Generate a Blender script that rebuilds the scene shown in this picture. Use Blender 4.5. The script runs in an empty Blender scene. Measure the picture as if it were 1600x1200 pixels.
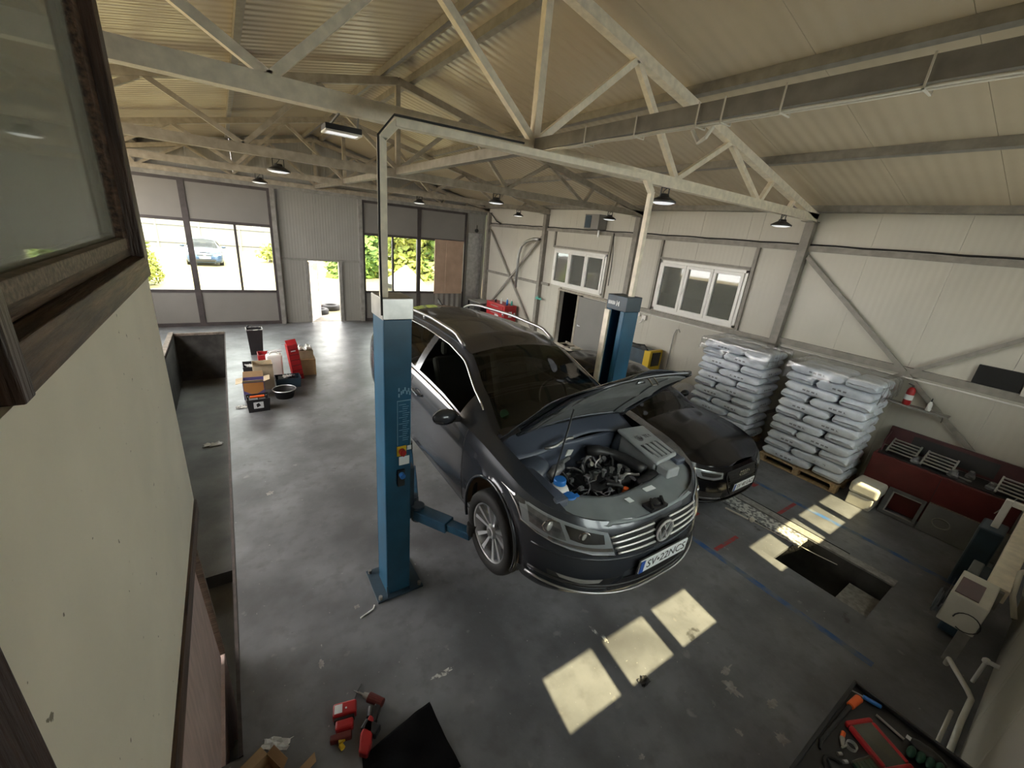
import bpy, bmesh, math, random
from math import sin, cos, pi, radians as R
from mathutils import Vector, Matrix, Euler, noise as MN
random.seed(7)
S = bpy.context.scene
COL = S.collection
# ---------------------------------------------------------------- camera, world, sun, exposure
H = 3.36
cd = bpy.data.cameras.new('camera'); cam = bpy.data.objects.new('camera', cd); COL.objects.link(cam)
cam.location = (0, 0, H)
cam.matrix_world = Matrix.Translation((0, 0, H)) @ (Matrix.Rotation(-0.61615226, 4, 'Z') @ Matrix.Rotation(1.22100371, 4, 'X') @ Matrix.Rotation(0.0990095140, 4, 'Z'))
cd.sensor_fit = 'HORIZONTAL'; cd.sensor_width = 36; cd.lens = 639.466 / 1600 * 36; cd.clip_start = .03; cd.clip_end = 300
S.camera = cam
w = bpy.data.worlds.new('world'); S.world = w; w.use_nodes = True
nt = w.node_tree; bg = nt.nodes['Background']
bg.inputs[0].default_value = (1.0, .965, .93, 1); bg.inputs[1].default_value = 8.0
sd = bpy.data.lights.new('sun', 'SUN'); sun = bpy.data.objects.new('sun', sd); COL.objects.link(sun)
sd.energy = 15; sd.angle = R(.6); sd.color = (1, .77, .46)
sun.location = (0, -8, 14)
sun.rotation_euler = Vector((.15, 1, -1.43)).to_track_quat('-Z', 'Y').to_euler()
S.view_settings.view_transform = 'Standard'; S.view_settings.look = 'None'
S.view_settings.exposure = 0.68; S.view_settings.gamma = 1; S.view_settings.use_curve_mapping = False

# ---------------------------------------------------------------- materials
M = {}
def P(name, c, rough=.6, metal=0, var=0, vs=8, bump=0, bs=40, spec=.5, c2=None, coat=0, emit=0, stretch=None, thr=(.35, .7)):
    m = bpy.data.materials.new(name); m.use_nodes = True; n = m.node_tree.nodes; l = m.node_tree.links
    b = n['Principled BSDF']; b.inputs['Roughness'].default_value = rough; b.inputs['Metallic'].default_value = metal
    b.inputs['Specular IOR Level'].default_value = spec; b.inputs['Coat Weight'].default_value = coat
    b.inputs['Base Color'].default_value = (*c, 1)
    if emit: b.inputs['Emission Color'].default_value = (*c, 1); b.inputs['Emission Strength'].default_value = emit
    if var or bump:
        tc = n.new('ShaderNodeTexCoord'); mp = n.new('ShaderNodeMapping'); l.new(tc.outputs['Object'], mp.inputs[0])
        if stretch: mp.inputs['Scale'].default_value = stretch
    if var or c2:
        t = n.new('ShaderNodeTexNoise'); t.inputs['Scale'].default_value = vs; t.inputs['Detail'].default_value = 6
        l.new(mp.outputs[0], t.inputs[0])
        r = n.new('ShaderNodeValToRGB'); l.new(t.outputs[0], r.inputs[0])
        r.color_ramp.elements[0].position = thr[0]; r.color_ramp.elements[1].position = thr[1]
        d = c2 if c2 else tuple(max(0, x * (1 - var)) for x in c)
        r.color_ramp.elements[0].color = (*d, 1)
        r.color_ramp.elements[1].color = (*(c if c2 else tuple(min(1, x * (1 + var * .5)) for x in c)), 1)
        l.new(r.outputs[0], b.inputs['Base Color'])
    if bump:
        t2 = n.new('ShaderNodeTexNoise'); t2.inputs['Scale'].default_value = bs; t2.inputs['Detail'].default_value = 5
        l.new(mp.outputs[0], t2.inputs[0]); bp = n.new('ShaderNodeBump'); bp.inputs['Strength'].default_value = bump
        bp.inputs['Distance'].default_value = .02
        l.new(t2.outputs[0], bp.inputs['Height']); l.new(bp.outputs[0], b.inputs['Normal'])
    M[name] = m; return m
def ribs(m, axis, freq, strength=.4, dist=.01, sharp=False):
    """adds a fine rib relief running across one world axis"""
    n = m.node_tree.nodes; l = m.node_tree.links; b = n['Principled BSDF']
    g = n.new('ShaderNodeNewGeometry'); sx = n.new('ShaderNodeSeparateXYZ'); l.new(g.outputs['Position'], sx.inputs[0])
    mu = n.new('ShaderNodeMath'); mu.operation = 'MULTIPLY'; l.new(sx.outputs[axis], mu.inputs[0]); mu.inputs[1].default_value = freq * 2 * pi
    si = n.new('ShaderNodeMath'); si.operation = 'SINE'; l.new(mu.outputs[0], si.inputs[0])
    hgt = si.outputs[0]
    if sharp:
        pw = n.new('ShaderNodeMath'); pw.operation = 'GREATER_THAN'; l.new(hgt, pw.inputs[0]); pw.inputs[1].default_value = .6; hgt = pw.outputs[0]
    bp = n.new('ShaderNodeBump'); bp.inputs['Strength'].default_value = strength; bp.inputs['Distance'].default_value = dist
    l.new(hgt, bp.inputs['Height'])
    if b.inputs['Normal'].links: l.new(b.inputs['Normal'].links[0].from_socket, bp.inputs['Normal'])
    l.new(bp.outputs[0], b.inputs['Normal'])
    return m
def glassy(name, tint=(.9, .95, .93), dark=.0, rough=.02, fac=.12, bump=0, mx_=.9, haze=0):
    """thin pane: see-through tint plus a glossy layer"""
    m = bpy.data.materials.new(name); m.use_nodes = True; n = m.node_tree.nodes; l = m.node_tree.links; n.clear()
    o = n.new('ShaderNodeOutputMaterial'); mx = n.new('ShaderNodeMixShader'); t = n.new('ShaderNodeBsdfTransparent'); g = n.new('ShaderNodeBsdfGlossy')
    t.inputs[0].default_value = tuple(x * (1 - dark) for x in tint) + (1,); g.inputs['Roughness'].default_value = rough
    lw = n.new('ShaderNodeLayerWeight'); lw.inputs[0].default_value = .5
    pw = n.new('ShaderNodeMath'); pw.operation = 'POWER'; l.new(lw.outputs['Facing'], pw.inputs[0]); pw.inputs[1].default_value = 4
    mr = n.new('ShaderNodeMapRange'); l.new(pw.outputs[0], mr.inputs[0]); mr.inputs['To Min'].default_value = fac; mr.inputs['To Max'].default_value = mx_
    if bump:
        tt = n.new('ShaderNodeTexNoise'); tt.inputs['Scale'].default_value = 14; bb = n.new('ShaderNodeBump'); bb.inputs['Strength'].default_value = bump
        tc = n.new('ShaderNodeTexCoord'); l.new(tc.outputs['Object'], tt.inputs[0]); l.new(tt.outputs[0], bb.inputs['Height']); l.new(bb.outputs[0], g.inputs['Normal'])
    l.new(mr.outputs[0], mx.inputs[0]); l.new(t.outputs[0], mx.inputs[1]); l.new(g.outputs[0], mx.inputs[2]); out = mx.outputs[0]
    if haze:
        df = n.new('ShaderNodeBsdfDiffuse'); df.inputs[0].default_value = (.72, .72, .64, 1); m2 = n.new('ShaderNodeMixShader'); m2.inputs[0].default_value = haze
        l.new(out, m2.inputs[1]); l.new(df.outputs[0], m2.inputs[2]); out = m2.outputs[0]
    l.new(out, o.inputs[0])
    M[name] = m; return m
# floor: worn grey screed
P('floor', (.165, .170, .180), .42, var=.42, vs=1.6, bump=.10, bs=22, spec=.5)
def floor_mat():
    m = M['floor']; n = m.node_tree.nodes; l = m.node_tree.links; b = n['Principled BSDF']
    base = b.inputs['Base Color'].links[0].from_socket
    g = n.new('ShaderNodeNewGeometry')
    def layer(base, scale, lo, hi, col, detail=8, kind='ShaderNodeTexNoise'):
        t = n.new(kind); t.inputs['Scale'].default_value = scale
        if 'Detail' in t.inputs: t.inputs['Detail'].default_value = detail
        l.new(g.outputs['Position'], t.inputs['Vector'])
        r = n.new('ShaderNodeMapRange'); r.inputs['From Min'].default_value = lo; r.inputs['From Max'].default_value = hi
        l.new(t.outputs[0], r.inputs[0]); mx = n.new('ShaderNodeMix'); mx.data_type = 'RGBA'
        l.new(r.outputs[0], mx.inputs['Factor']); l.new(base, mx.inputs['A']); mx.inputs['B'].default_value = (*col, 1)
        l.new(mx.outputs['Result'], b.inputs['Base Color']); return mx.outputs['Result']
    c = layer(base, .9, .56, .72, (.075, .075, .08), 10)
    c = layer(c, 5.5, .67, .72, (.20, .20, .20), 12)
    c = layer(c, 8, .50, .82, (.10, .10, .105), 14)
    c = layer(c, 2.6, .70, .73, (.05, .05, .05), 12)
    c = layer(c, 31, .70, .74, (.30, .30, .29), 4)
    t = n.new('ShaderNodeTexNoise'); t.inputs['Scale'].default_value = 3; t.inputs['Detail'].default_value = 8; l.new(g.outputs['Position'], t.inputs['Vector'])
    r = n.new('ShaderNodeMapRange'); r.inputs['To Min'].default_value = .24; r.inputs['To Max'].default_value = .52; l.new(t.outputs[0], r.inputs[0]); l.new(r.outputs[0], b.inputs['Roughness'])
floor_mat()
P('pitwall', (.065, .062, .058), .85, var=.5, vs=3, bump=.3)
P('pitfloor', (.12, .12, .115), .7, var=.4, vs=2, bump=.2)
P('kerb', (.22, .18, .15), .8, var=.4, vs=12)
P('bluepaint', (.025, .095, .26), .6, c2=(.13, .145, .165), vs=6, thr=(.40, .62), var=.1)
P('redpaint', (.30, .03, .03), .6, c2=(.12, .10, .10), vs=9, thr=(.35, .5), var=.1)
P('whitescuff', (.55, .55, .52), .7, c2=(.15, .15, .155), vs=22, thr=(.45, .55), var=.1)
P('cementpatch', (.30, .29, .27), .8, var=.3, vs=20, bump=.3)
ribs(P('roofpanel', (.54, .455, .335), .27, var=.06, vs=1.2, spec=.55), 1, 7, .4, .008)
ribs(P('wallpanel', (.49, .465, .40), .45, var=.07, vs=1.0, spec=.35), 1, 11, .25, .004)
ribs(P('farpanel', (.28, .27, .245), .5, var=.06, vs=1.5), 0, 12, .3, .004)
P('gatepanel', (.20, .19, .175), .55, var=.05, vs=2)
P('gateframe', (.055, .045, .045), .5, var=.3, vs=6)
P('steelwall', (.24, .22, .19), .55, var=.2, vs=9)
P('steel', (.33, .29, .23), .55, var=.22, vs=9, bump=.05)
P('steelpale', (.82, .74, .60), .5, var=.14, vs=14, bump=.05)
P('steeldark', (.25, .24, .22), .55, var=.25, vs=7)
P('rust', (.06, .045, .04), .8, var=.4, vs=14)
P('cream', (.90, .83, .69), .75, var=.06, vs=2.2, bump=.12, bs=9)
P('wood', (.15, .088, .055), .5, spec=.3, var=.55, vs=3, bump=.5, bs=7, stretch=(14, 1, 14), c2=(.028, .017, .013))
P('woodend', (.20, .15, .11), .6, var=.5, vs=8, stretch=(1, 8, 8), bump=.2)
P('pinkboard', (.62, .46, .41), .7, var=.15, vs=4, bump=.1, stretch=(6, 6, 1))
P('pvc', (.74, .72, .68), .35, var=.04)
P('panelblue', (.20, .36, .50), .5)
P('boxgrey', (.34, .36, .37), .45, var=.12, vs=8)
P('archliner', (.26, .18, .12), .9, var=.3, vs=6)
P('framegrey', (.09, .09, .09), .5, var=.2)
P('rubber', (.02, .02, .02), .7, bump=.1)
P('blackplastic', (.018, .018, .02), .45, var=.2)
P('softblack', (.006, .006, .007), .95, bump=.3, bs=30, spec=.1)
P('bluesteel', (.012, .092, .175), .38, var=.25, vs=3, spec=.5)
P('armblue', (.014, .075, .14), .45, var=.3, vs=6)
P('bluedark', (.03, .055, .08), .45, var=.3, vs=5)
P('galv', (.48, .48, .47), .35, metal=.7, var=.2)
P('chrome', (.75, .75, .77), .12, metal=1)
P('satin', (.55, .55, .56), .3, metal=.9)
P('alloy', (.62, .63, .65), .28, metal=.75)
P('paintgrey', (.048, .054, .066), .24, metal=.3, coat=.35, spec=.5)
P('bayblue', (.085, .10, .135), .4, coat=.2)
P('paintblack', (.005, .005, .007), .18, coat=.08, spec=.3)
P('paintblue', (.03, .06, .13), .25, metal=.2, coat=.5)
P('greyplastic', (.21, .235, .25), .5, var=.12, vs=6)
P('engdark', (.022, .022, .024), .45, var=.4, vs=20)
P('engmid', (.26, .26, .27), .4, metal=.4, var=.4, vs=18)
P('alu', (.55, .55, .54), .35, metal=.85, var=.2, vs=30)
P('white', (.75, .75, .73), .5, var=.06)
P('offwhite', (.62, .60, .53), .6, var=.12, vs=5)
P('label', (.70, .72, .74), .5)
P('plate', (.86, .90, .92), .45)
P('brightmetal', (.82, .82, .83), .28, metal=.65)
P('hoodliner', (.15, .155, .155), .55, var=.25, vs=9)
P('woodv', (.085, .05, .036), .45, bump=.35, bs=7, stretch=(14, 14, 1), c2=(.03, .018, .013), vs=3, var=.1)
P('bluecap', (.02, .17, .55), .4)
P('eublue', (.02, .09, .42), .4)
P('red', (.40, .015, .02), .4, var=.2)
P('darkred', (.11, .014, .013), .5, var=.3, vs=3)
P('maroon', (.07, .018, .022), .4, var=.2)
P('orange', (.75, .12, .02), .45)
P('yellow', (.62, .42, .02), .4)
P('green', (.012, .07, .04), .6)
P('teal', (.10, .42, .34), .6)
P('purple', (.10, .08, .22), .6)
P('cardboard', (.36, .23, .12), .8, var=.15)
P('cardpale', (.50, .41, .28), .8, var=.15)
P('cardorange', (.42, .18, .045), .7)
P('palletwood', (.50, .36, .20), .75, var=.3, vs=6, bump=.15, stretch=(1, 6, 6))
P('bag', (.72, .76, .84), .33, var=.14, vs=7, bump=.45, bs=9, spec=.6)
P('bagprint', (.24, .25, .29), .5)
P('headlamp', (.50, .52, .55), .3, metal=.25)
P('bulb', (.8, .8, .78), .2, metal=.6)
P('seat', (.03, .03, .03), .8)
P('lamplens', (.9, .92, .95), .4, emit=.45)
P('grass', (.26, .22, .12), .95, c2=(.19, .165, .08), vs=1.5, var=.1, bump=.6, bs=5)
P('gravel', (.22, .20, .17), .95, var=.2, vs=30)
P('leaf', (.17, .27, .05), .7, c2=(.08, .15, .03), vs=2.5, var=.1)
P('leafyellow', (.34, .34, .07), .7, c2=(.17, .22, .04), vs=2.5, var=.1)
P('fencewhite', (.16, .16, .165), .7, var=.08)
P('fencewood', (.15, .11, .12), .9, var=.2)
P('tarp', (.36, .38, .40), .7)
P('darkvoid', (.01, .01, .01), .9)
P('boards', (.40, .28, .20), .75, var=.15, vs=3)
P('cable', (.62, .58, .50), .6)
P('film', (.5, .5, .5))
def cream_marks():
    m = M['cream']; n = m.node_tree.nodes; l = m.node_tree.links; b = n['Principled BSDF']; base = b.inputs['Base Color'].links[0].from_socket
    g = n.new('ShaderNodeNewGeometry'); t = n.new('ShaderNodeTexNoise'); t.inputs['Scale'].default_value = 26; t.inputs['Detail'].default_value = 3; l.new(g.outputs['Position'], t.inputs['Vector'])
    r = n.new('ShaderNodeMapRange'); r.inputs['From Min'].default_value = .735; r.inputs['From Max'].default_value = .76; l.new(t.outputs[0], r.inputs[0])
    mx = n.new('ShaderNodeMix'); mx.data_type = 'RGBA'; l.new(r.outputs[0], mx.inputs['Factor']); l.new(base, mx.inputs['A']); mx.inputs['B'].default_value = (.30, .25, .18, 1); l.new(mx.outputs['Result'], b.inputs['Base Color'])
cream_marks()
glassy('pane', fac=.06)
glassy('darkpane', tint=(.75, .8, .75), dark=.35, fac=.09, rough=.03, haze=.12)
glassy('oldglass', tint=(.85, .87, .82), fac=.14, rough=.04, mx_=.6, haze=.20)
glassy('carglass', tint=(.50, .54, .44), dark=.5, fac=.05, rough=.02, mx_=.45)
glassy('lens', tint=(.85, .88, .9), fac=.14, rough=.03)
glassy('filmclear', tint=(.95, .96, .97), fac=.14, rough=.22, bump=.8)

# ---------------------------------------------------------------- mesh builder
class MB:
    def __init__(s): s.v = []; s.f = []; s.m = []; s.mi = 0
    def quad(s, *p):
        b = len(s.v); s.v += [Vector(q) for q in p]; s.f.append(tuple(range(b, b + len(p)))); s.m.append(s.mi); return s
    def raw(s, vs, fs):
        b = len(s.v); s.v += [Vector(q) for q in vs]
        for f in fs: s.f.append(tuple(b + i for i in f)); s.m.append(s.mi)
        return s
    def box(s, x0, x1, y0, y1, z0, z1, T=None):
        vs = [Vector((x, y, z)) for z in (z0, z1) for y in (y0, y1) for x in (x0, x1)]
        if T is not None: vs = [T @ q for q in vs]
        return s.raw(vs, [(0, 2, 3, 1), (4, 5, 7, 6), (0, 1, 5, 4), (2, 6, 7, 3), (0, 4, 6, 2), (1, 3, 7, 5)])
    def frame(s, p, q, up=(0, 0, 1)):
        p = Vector(p); q = Vector(q); d = (q - p).normalized(); u = Vector(up)
        if abs(d.dot(u)) > .98: u = Vector((0, 1, 0)) if abs(d.y) < .9 else Vector((1, 0, 0))
        a = d.cross(u).normalized(); b = a.cross(d).normalized(); return p, q, d, a, b
    def beam(s, p, q, w, h, up=(0, 0, 1)):
        p, q, d, a, b = s.frame(p, q, up); vs = []
        for e in (p, q):
            for i, j in ((-1, -1), (1, -1), (1, 1), (-1, 1)): vs.append(e + a * i * w / 2 + b * j * h / 2)
        return s.raw(vs, [(3, 2, 1, 0), (4, 5, 6, 7), (0, 1, 5, 4), (1, 2, 6, 5), (2, 3, 7, 6), (3, 0, 4, 7)])
    def cyl(s, p, q, r, r2=None, n=16, caps=True):
        r2 = r if r2 is None else r2; p, q, d, a, b = s.frame(p, q); vs = []
        for e, rr in ((p, r), (q, r2)):
            for i in range(n): t = 2 * pi * i / n; vs.append(e + a * cos(t) * rr + b * sin(t) * rr)
        fs = [(i, (i + 1) % n, n + (i + 1) % n, n + i) for i in range(n)]
        if caps: fs += [tuple(range(n - 1, -1, -1)), tuple(range(n, 2 * n))]
        return s.raw(vs, fs)
    def tube(s, pts, r, n=8, closed=False, caps=True):
        pts = [Vector(p) for p in pts]; k = len(pts); vs = []; a = None
        for i, p in enumerate(pts):
            t = (pts[(i + 1) % k] - pts[i - 1]) if closed or 0 < i < k - 1 else (pts[1] - pts[0] if i == 0 else pts[-1] - pts[-2])
            t.normalize()
            if a is None: a = t.cross(Vector((0, 0, 1)) if abs(t.z) < .9 else Vector((1, 0, 0)))
            a = (a - t * a.dot(t)).normalized(); b = t.cross(a); rr = r[i] if isinstance(r, (list, tuple)) else r
            for j in range(n): th = 2 * pi * j / n; vs.append(p + a * cos(th) * rr + b * sin(th) * rr)
        fs = []
        for i in range(k if closed else k - 1):
            for j in range(n):
                i2 = (i + 1) % k; fs.append((i * n + j, i * n + (j + 1) % n, i2 * n + (j + 1) % n, i2 * n + j))
        if caps and not closed: fs += [tuple(range(n - 1, -1, -1)), tuple(range((k - 1) * n, k * n))]
        return s.raw(vs, fs)
    def prism(s, poly, d, T=None):
        """poly: 3D points of one face, d: extrusion vector"""
        d = Vector(d); n = len(poly); a = [Vector(p) for p in poly]; vs = a + [p + d for p in a]
        if T is not None: vs = [T @ q for q in vs]
        return s.raw(vs, [tuple(range(n - 1, -1, -1)), tuple(range(n, 2 * n))] + [(i, (i + 1) % n, n + (i + 1) % n, n + i) for i in range(n)])
    def lathe(s, prof, c=(0, 0, 0), n=24, axis='z'):
        c = Vector(c); vs = []
        for r, z in prof:
            for i in range(n):
                t = 2 * pi * i / n
                vs.append(c + (Vector((r * cos(t), r * sin(t), z)) if axis == 'z' else Vector((z, r * cos(t), r * sin(t))) if axis == 'x' else Vector((r * cos(t), z, r * sin(t)))))
        fs = [(i * n + j, i * n + (j + 1) % n, (i + 1) * n + (j + 1) % n, (i + 1) * n + j) for i in range(len(prof) - 1) for j in range(n)]
        return s.raw(vs, fs)
    def grid(s, fn, nu, nv, closed=False):
        vs = [fn(i / (nu - 1), j / (nv - 1)) for i in range(nu) for j in range(nv)]
        return s.raw(vs, [(i * nv + j, (i + 1) * nv + j, (i + 1) * nv + j + 1, i * nv + j + 1) for i in range(nu - 1) for j in range(nv - 1)])
    def sphere(s, c, r, n=12, sc=(1, 1, 1)):
        c = Vector(c); k = n // 2
        return s.grid(lambda u, v: c + Vector((r * sc[0] * sin(pi * v) * cos(2 * pi * u), r * sc[1] * sin(pi * v) * sin(2 * pi * u), r * sc[2] * cos(pi * v))), n + 1, k + 1)
    def build(s, name, mat, parent=None, smooth=False, bevel=0, sub=0, solid=0, world=False, origin=True, weld=False, bseg=2):
        off = Vector((0, 0, 0))
        if parent is not None and world: off = parent.location.copy()
        if parent is None and origin and s.v:
            xs = [q.x for q in s.v]; ys = [q.y for q in s.v]; zs = [q.z for q in s.v]
            off = Vector(((min(xs) + max(xs)) / 2, (min(ys) + max(ys)) / 2, min(zs)))
        me = bpy.data.meshes.new(name); me.from_pydata([q - off for q in s.v], [], s.f)
        mats = mat if isinstance(mat, (list, tuple)) else [mat]
        for k in mats: me.materials.append(M[k])
        for p, i in zip(me.polygons, s.m): p.material_index = i; p.use_smooth = smooth
        bm = bmesh.new(); bm.from_mesh(me)
        if weld or smooth: bmesh.ops.remove_doubles(bm, verts=bm.verts, dist=1e-5)
        bmesh.ops.recalc_face_normals(bm, faces=bm.faces); bm.to_mesh(me); bm.free()
        o = bpy.data.objects.new(name, me); COL.objects.link(o)
        if parent is not None: o.parent = parent
        else: o.location = off
        if solid: k = o.modifiers.new('s', 'SOLIDIFY'); k.thickness = solid; k.offset = -1
        if bevel: k = o.modifiers.new('b', 'BEVEL'); k.width = bevel; k.segments = bseg; k.limit_method = 'ANGLE'
        if sub: k = o.modifiers.new('u', 'SUBSURF'); k.levels = sub; k.render_levels = sub
        return o
def E(name, label, cat, loc=(0, 0, 0), rz=0, group=None):
    o = bpy.data.objects.new(name, None); COL.objects.link(o); o.location = loc; o.rotation_euler = (0, 0, rz); o.empty_display_size = .2
    o['label'] = label; o['category'] = cat
    if group: o['group'] = group
    return o
def tag(o, label, cat, group=None):
    o['label'] = label; o['category'] = cat
    if group: o['group'] = group
    return o
def struct(o): o['kind'] = 'structure'; return o
def part(parent, name, mat, fn, world=True, **k):
    mb = MB(); fn(mb); return mb.build(name, mat, parent, world=world, **k)
def solo(name, mat, fn, label, cat, group=None, **k):
    mb = MB(); fn(mb); return tag(mb.build(name, mat, **k), label, cat, group)
def text_mb(txt, size, T, depth=.002, extrude=0):
    """mesh of a line of lettering, centred, in the XY plane then moved by T"""
    cu = bpy.data.curves.new('t', 'FONT'); cu.body = txt; cu.size = size; cu.align_x = 'CENTER'; cu.align_y = 'CENTER'; cu.extrude = depth; cu.resolution_u = 3
    ob = bpy.data.objects.new('t', cu); COL.objects.link(ob); bpy.context.view_layer.update()
    me = ob.to_mesh(); mb = MB(); mb.raw([T @ q.co for q in me.vertices], [tuple(p.vertices) for p in me.polygons]); ob.to_mesh_clear()
    bpy.data.objects.remove(ob); bpy.data.curves.remove(cu); return mb
def basis(o, x, y):
    x = Vector(x).normalized(); z = x.cross(Vector(y)).normalized(); y = z.cross(x)
    m = Matrix((x, y, z)).transposed().to_4x4(); m.translation = Vector(o); return m
ORD = ['zeroth', 'first', 'second', 'third', 'fourth', 'fifth', 'sixth', 'seventh', 'eighth', 'ninth', 'tenth', 'eleventh', 'twelfth', 'thirteenth']
# ================================================================ SETTING
XL, XR, YN, YF, XC = -3.6, 8.5, -.42, 14.8, 2.46
def zroof(x): return 5.53 - .21 * abs(x - XC)
# floor with two inspection pits
LP = (-1.44, -.31, 2.2, 13.85, -1.55); RP = (5.06, 5.87, .43, 8.0, -1.3)
f = MB()
xs = [XL - .1, LP[0], LP[1], RP[0], RP[1], XR + .1]; ys = [YN - .1, RP[2], LP[2], RP[3], LP[3], YF + .02]
for i in range(5):
    for j in range(5):
        cx = (xs[i] + xs[i + 1]) / 2; cy = (ys[j] + ys[j + 1]) / 2
        if any(p[0] < cx < p[1] and p[2] < cy < p[3] for p in (LP, RP)): continue
        f.quad((xs[i], ys[j], 0), (xs[i + 1], ys[j], 0), (xs[i + 1], ys[j + 1], 0), (xs[i], ys[j + 1], 0))
f.mi = 1
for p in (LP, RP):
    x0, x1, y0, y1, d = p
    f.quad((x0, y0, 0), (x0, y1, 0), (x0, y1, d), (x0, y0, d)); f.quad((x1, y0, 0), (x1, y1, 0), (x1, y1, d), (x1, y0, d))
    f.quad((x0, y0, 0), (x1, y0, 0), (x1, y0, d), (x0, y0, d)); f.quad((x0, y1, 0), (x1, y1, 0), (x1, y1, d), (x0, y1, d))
f.mi = 2
f.quad((LP[0], 5.6, -1.35), (LP[1], 5.6, -1.35), (LP[1], LP[3], -1.35), (LP[0], LP[3], -1.35))
f.quad((LP[0], 5.6, -1.35), (LP[1], 5.6, -1.35), (LP[1], 5.6, -1.55), (LP[0], 5.6, -1.55))
f.quad((LP[0], LP[2], -1.55), (LP[1], LP[2], -1.55), (LP[1], 5.6, -1.55), (LP[0], 5.6, -1.55))
f.quad((RP[0], RP[2], -1.3), (RP[1], RP[2], -1.3), (RP[1], RP[3], -1.3), (RP[0], RP[3], -1.3))
for k in range(5):   # steps at the near end of each pit
    f.box(LP[0], LP[1], LP[2] + .02, LP[2] + .24 * (5 - k) - .9 + .9, LP[4], LP[4] + .28 * k + .2) if k < 5 else 0
f.mi = 5
for a_ in ((RP[0] + .01, RP[1] - .01, RP[2] + .02, .76, RP[4], -.24), (RP[0] + .01, RP[1] - .38, .76, 1.0, RP[4], -.50), (RP[0] + .01, RP[1] - .01, .76, 1.35, RP[4], -.92)): f.box(*a_)
# painted markings and cement patches lie on the floor
def strip(mi, x0, x1, y0, y1, z=.0015):
    f.mi = mi; f.quad((x0, y0, z), (x1, y0, z), (x1, y1, z), (x0, y1, z))
strip(3, 4.41, 4.49, .2, 2.6); strip(3, 6.60, 6.68, -.1, 2.9)
strip(4, 6.03, 6.60, 1.74, 1.79); strip(4, 4.52, 5.02, 1.76, 1.81); strip(4, 4.75, 5.0, 2.30, 2.40); strip(4, 6.45, 6.62, 2.30, 2.40)
def blob(mi, cx, cy, r, seed, asp=1, z=.002):
    rr = random.Random(seed); n = 22; f.mi = mi; ph = [rr.uniform(.45, 1.1) for _ in range(n)]
    f.quad(*[(cx + r * asp * ph[i] * cos(2 * pi * i / n), cy + r * ph[i] * sin(2 * pi * i / n), z) for i in range(n)])
for a in [(5, 3.07, .76, .09, 1, .7), (5, 3.18, .87, .03, 2, 3), (5, 2.02, .83, .02, 3, 1.5), (5, 2.80, .55, .03, 4, 1), (5, 3.25, .52, .04, 6, 1.6), (5, 3.05, .35, .06, 8, 1),
          (5, 2.05, .62, .03, 9, 1), (6, 2.45, 1.62, .05, 11, .5), (6, 2.42, 1.72, .07, 12, .3), (5, .62, 3.0, .03, 13, 1), (6, 1.05, 2.05, .03, 14, 4), (6, 6.2, 2.6, .12, 15, 1.5), (6, 6.4, 2.9, .10, 16, 2), (5, .1, 5.2, .05, 17, 1), (5, .25, 2.6, .05, 18, .5)]: blob(*a)
fo = f.build('floor', ['floor', 'pitwall', 'pitfloor', 'bluepaint', 'redpaint', 'cementpatch', 'whitescuff'], origin=False); struct(fo)
# ceiling: two slopes of ribbed sandwich panel, with joints between the panels
c = MB()
for sx in (XL - .3, XR + .3):
    y = YN - .3; x1 = sx
    while y < YF + .3:
        y2 = min(y + 1.0, YF + .3)
        x0 = XC
        vs = [(x0, y + .002, zroof(x0)), (x1, y + .002, zroof(x1)), (x1, y2 - .002, zroof(x1)), (x0, y2 - .002, zroof(x0))]
        c.prism(vs, (0, 0, .08)); y = y2
c.mi = 1; c.prism([(XC, YN - .3, zroof(XC) + .1), (XR + .3, YN - .3, zroof(XR + .3) + .1), (XR + .3, YF + .3, zroof(XR + .3) + .1), (XC, YF + .3, zroof(XC) + .1)], (0, 0, .02))
c.prism([(XC, YN - .3, zroof(XC) + .1), (XL - .3, YN - .3, zroof(XL - .3) + .1), (XL - .3, YF + .3, zroof(XL - .3) + .1), (XC, YF + .3, zroof(XC) + .1)], (0, 0, .02))
struct(c.build('ceiling', ['roofpanel', 'steeldark'], origin=False))
# walls with openings: helper fills a rectangle minus holes on a plane
def wall(name, mat, axis, pos, a0, a1, z0, z1f, holes, th, seams=1.0):
    """axis 'x': plane x=pos, spans y; axis 'y': plane y=pos, spans x. z1f(a) top height"""
    m = MB(); A = sorted(set([a0, a1] + [h[0] for h in holes] + [h[1] for h in holes] + [XC] * (axis == 'y') + [a0 + seams * k for k in range(1, int((a1 - a0) / seams) + 1)]))
    A = [a for a in A if a0 <= a <= a1]
    for u0, u1 in zip(A, A[1:]):
        if u1 - u0 < .004: continue
        mid = (u0 + u1) / 2; hs = sorted([h for h in holes if h[0] <= mid <= h[1]], key=lambda h: h[2]); z = z0
        segs = []
        for h in hs: segs.append((z, h[2])); z = h[3]
        segs.append((z, None)); e = .002
        for s0, s1 in segs:
            t0 = s1 if s1 is not None else z1f(u0); t1 = s1 if s1 is not None else z1f(u1)
            if t0 - s0 < .003: continue
            if axis == 'x': m.prism([(pos, u0 + e, s0), (pos, u1 - e, s0), (pos, u1 - e, t1), (pos, u0 + e, t0)], (th, 0, 0))
            else: m.prism([(u0 + e, pos, s0), (u1 - e, pos, s0), (u1 - e, pos, t1), (u0 + e, pos, t0)], (0, th, 0))
    return struct(m.build(name, mat, origin=False))
W1 = (8.16, 10.40, 1.99, 3.08); W2 = (4.34, 6.42, 1.97, 3.12); DR = (7.80, 9.86, 0, 1.87)
wall('wall_right', 'wallpanel', 'x', XR, YN, YF, 0, lambda y: zroof(XR) + .04, [W1, W2, (8.86, 9.86, 0, 1.87)], .12)
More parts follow.
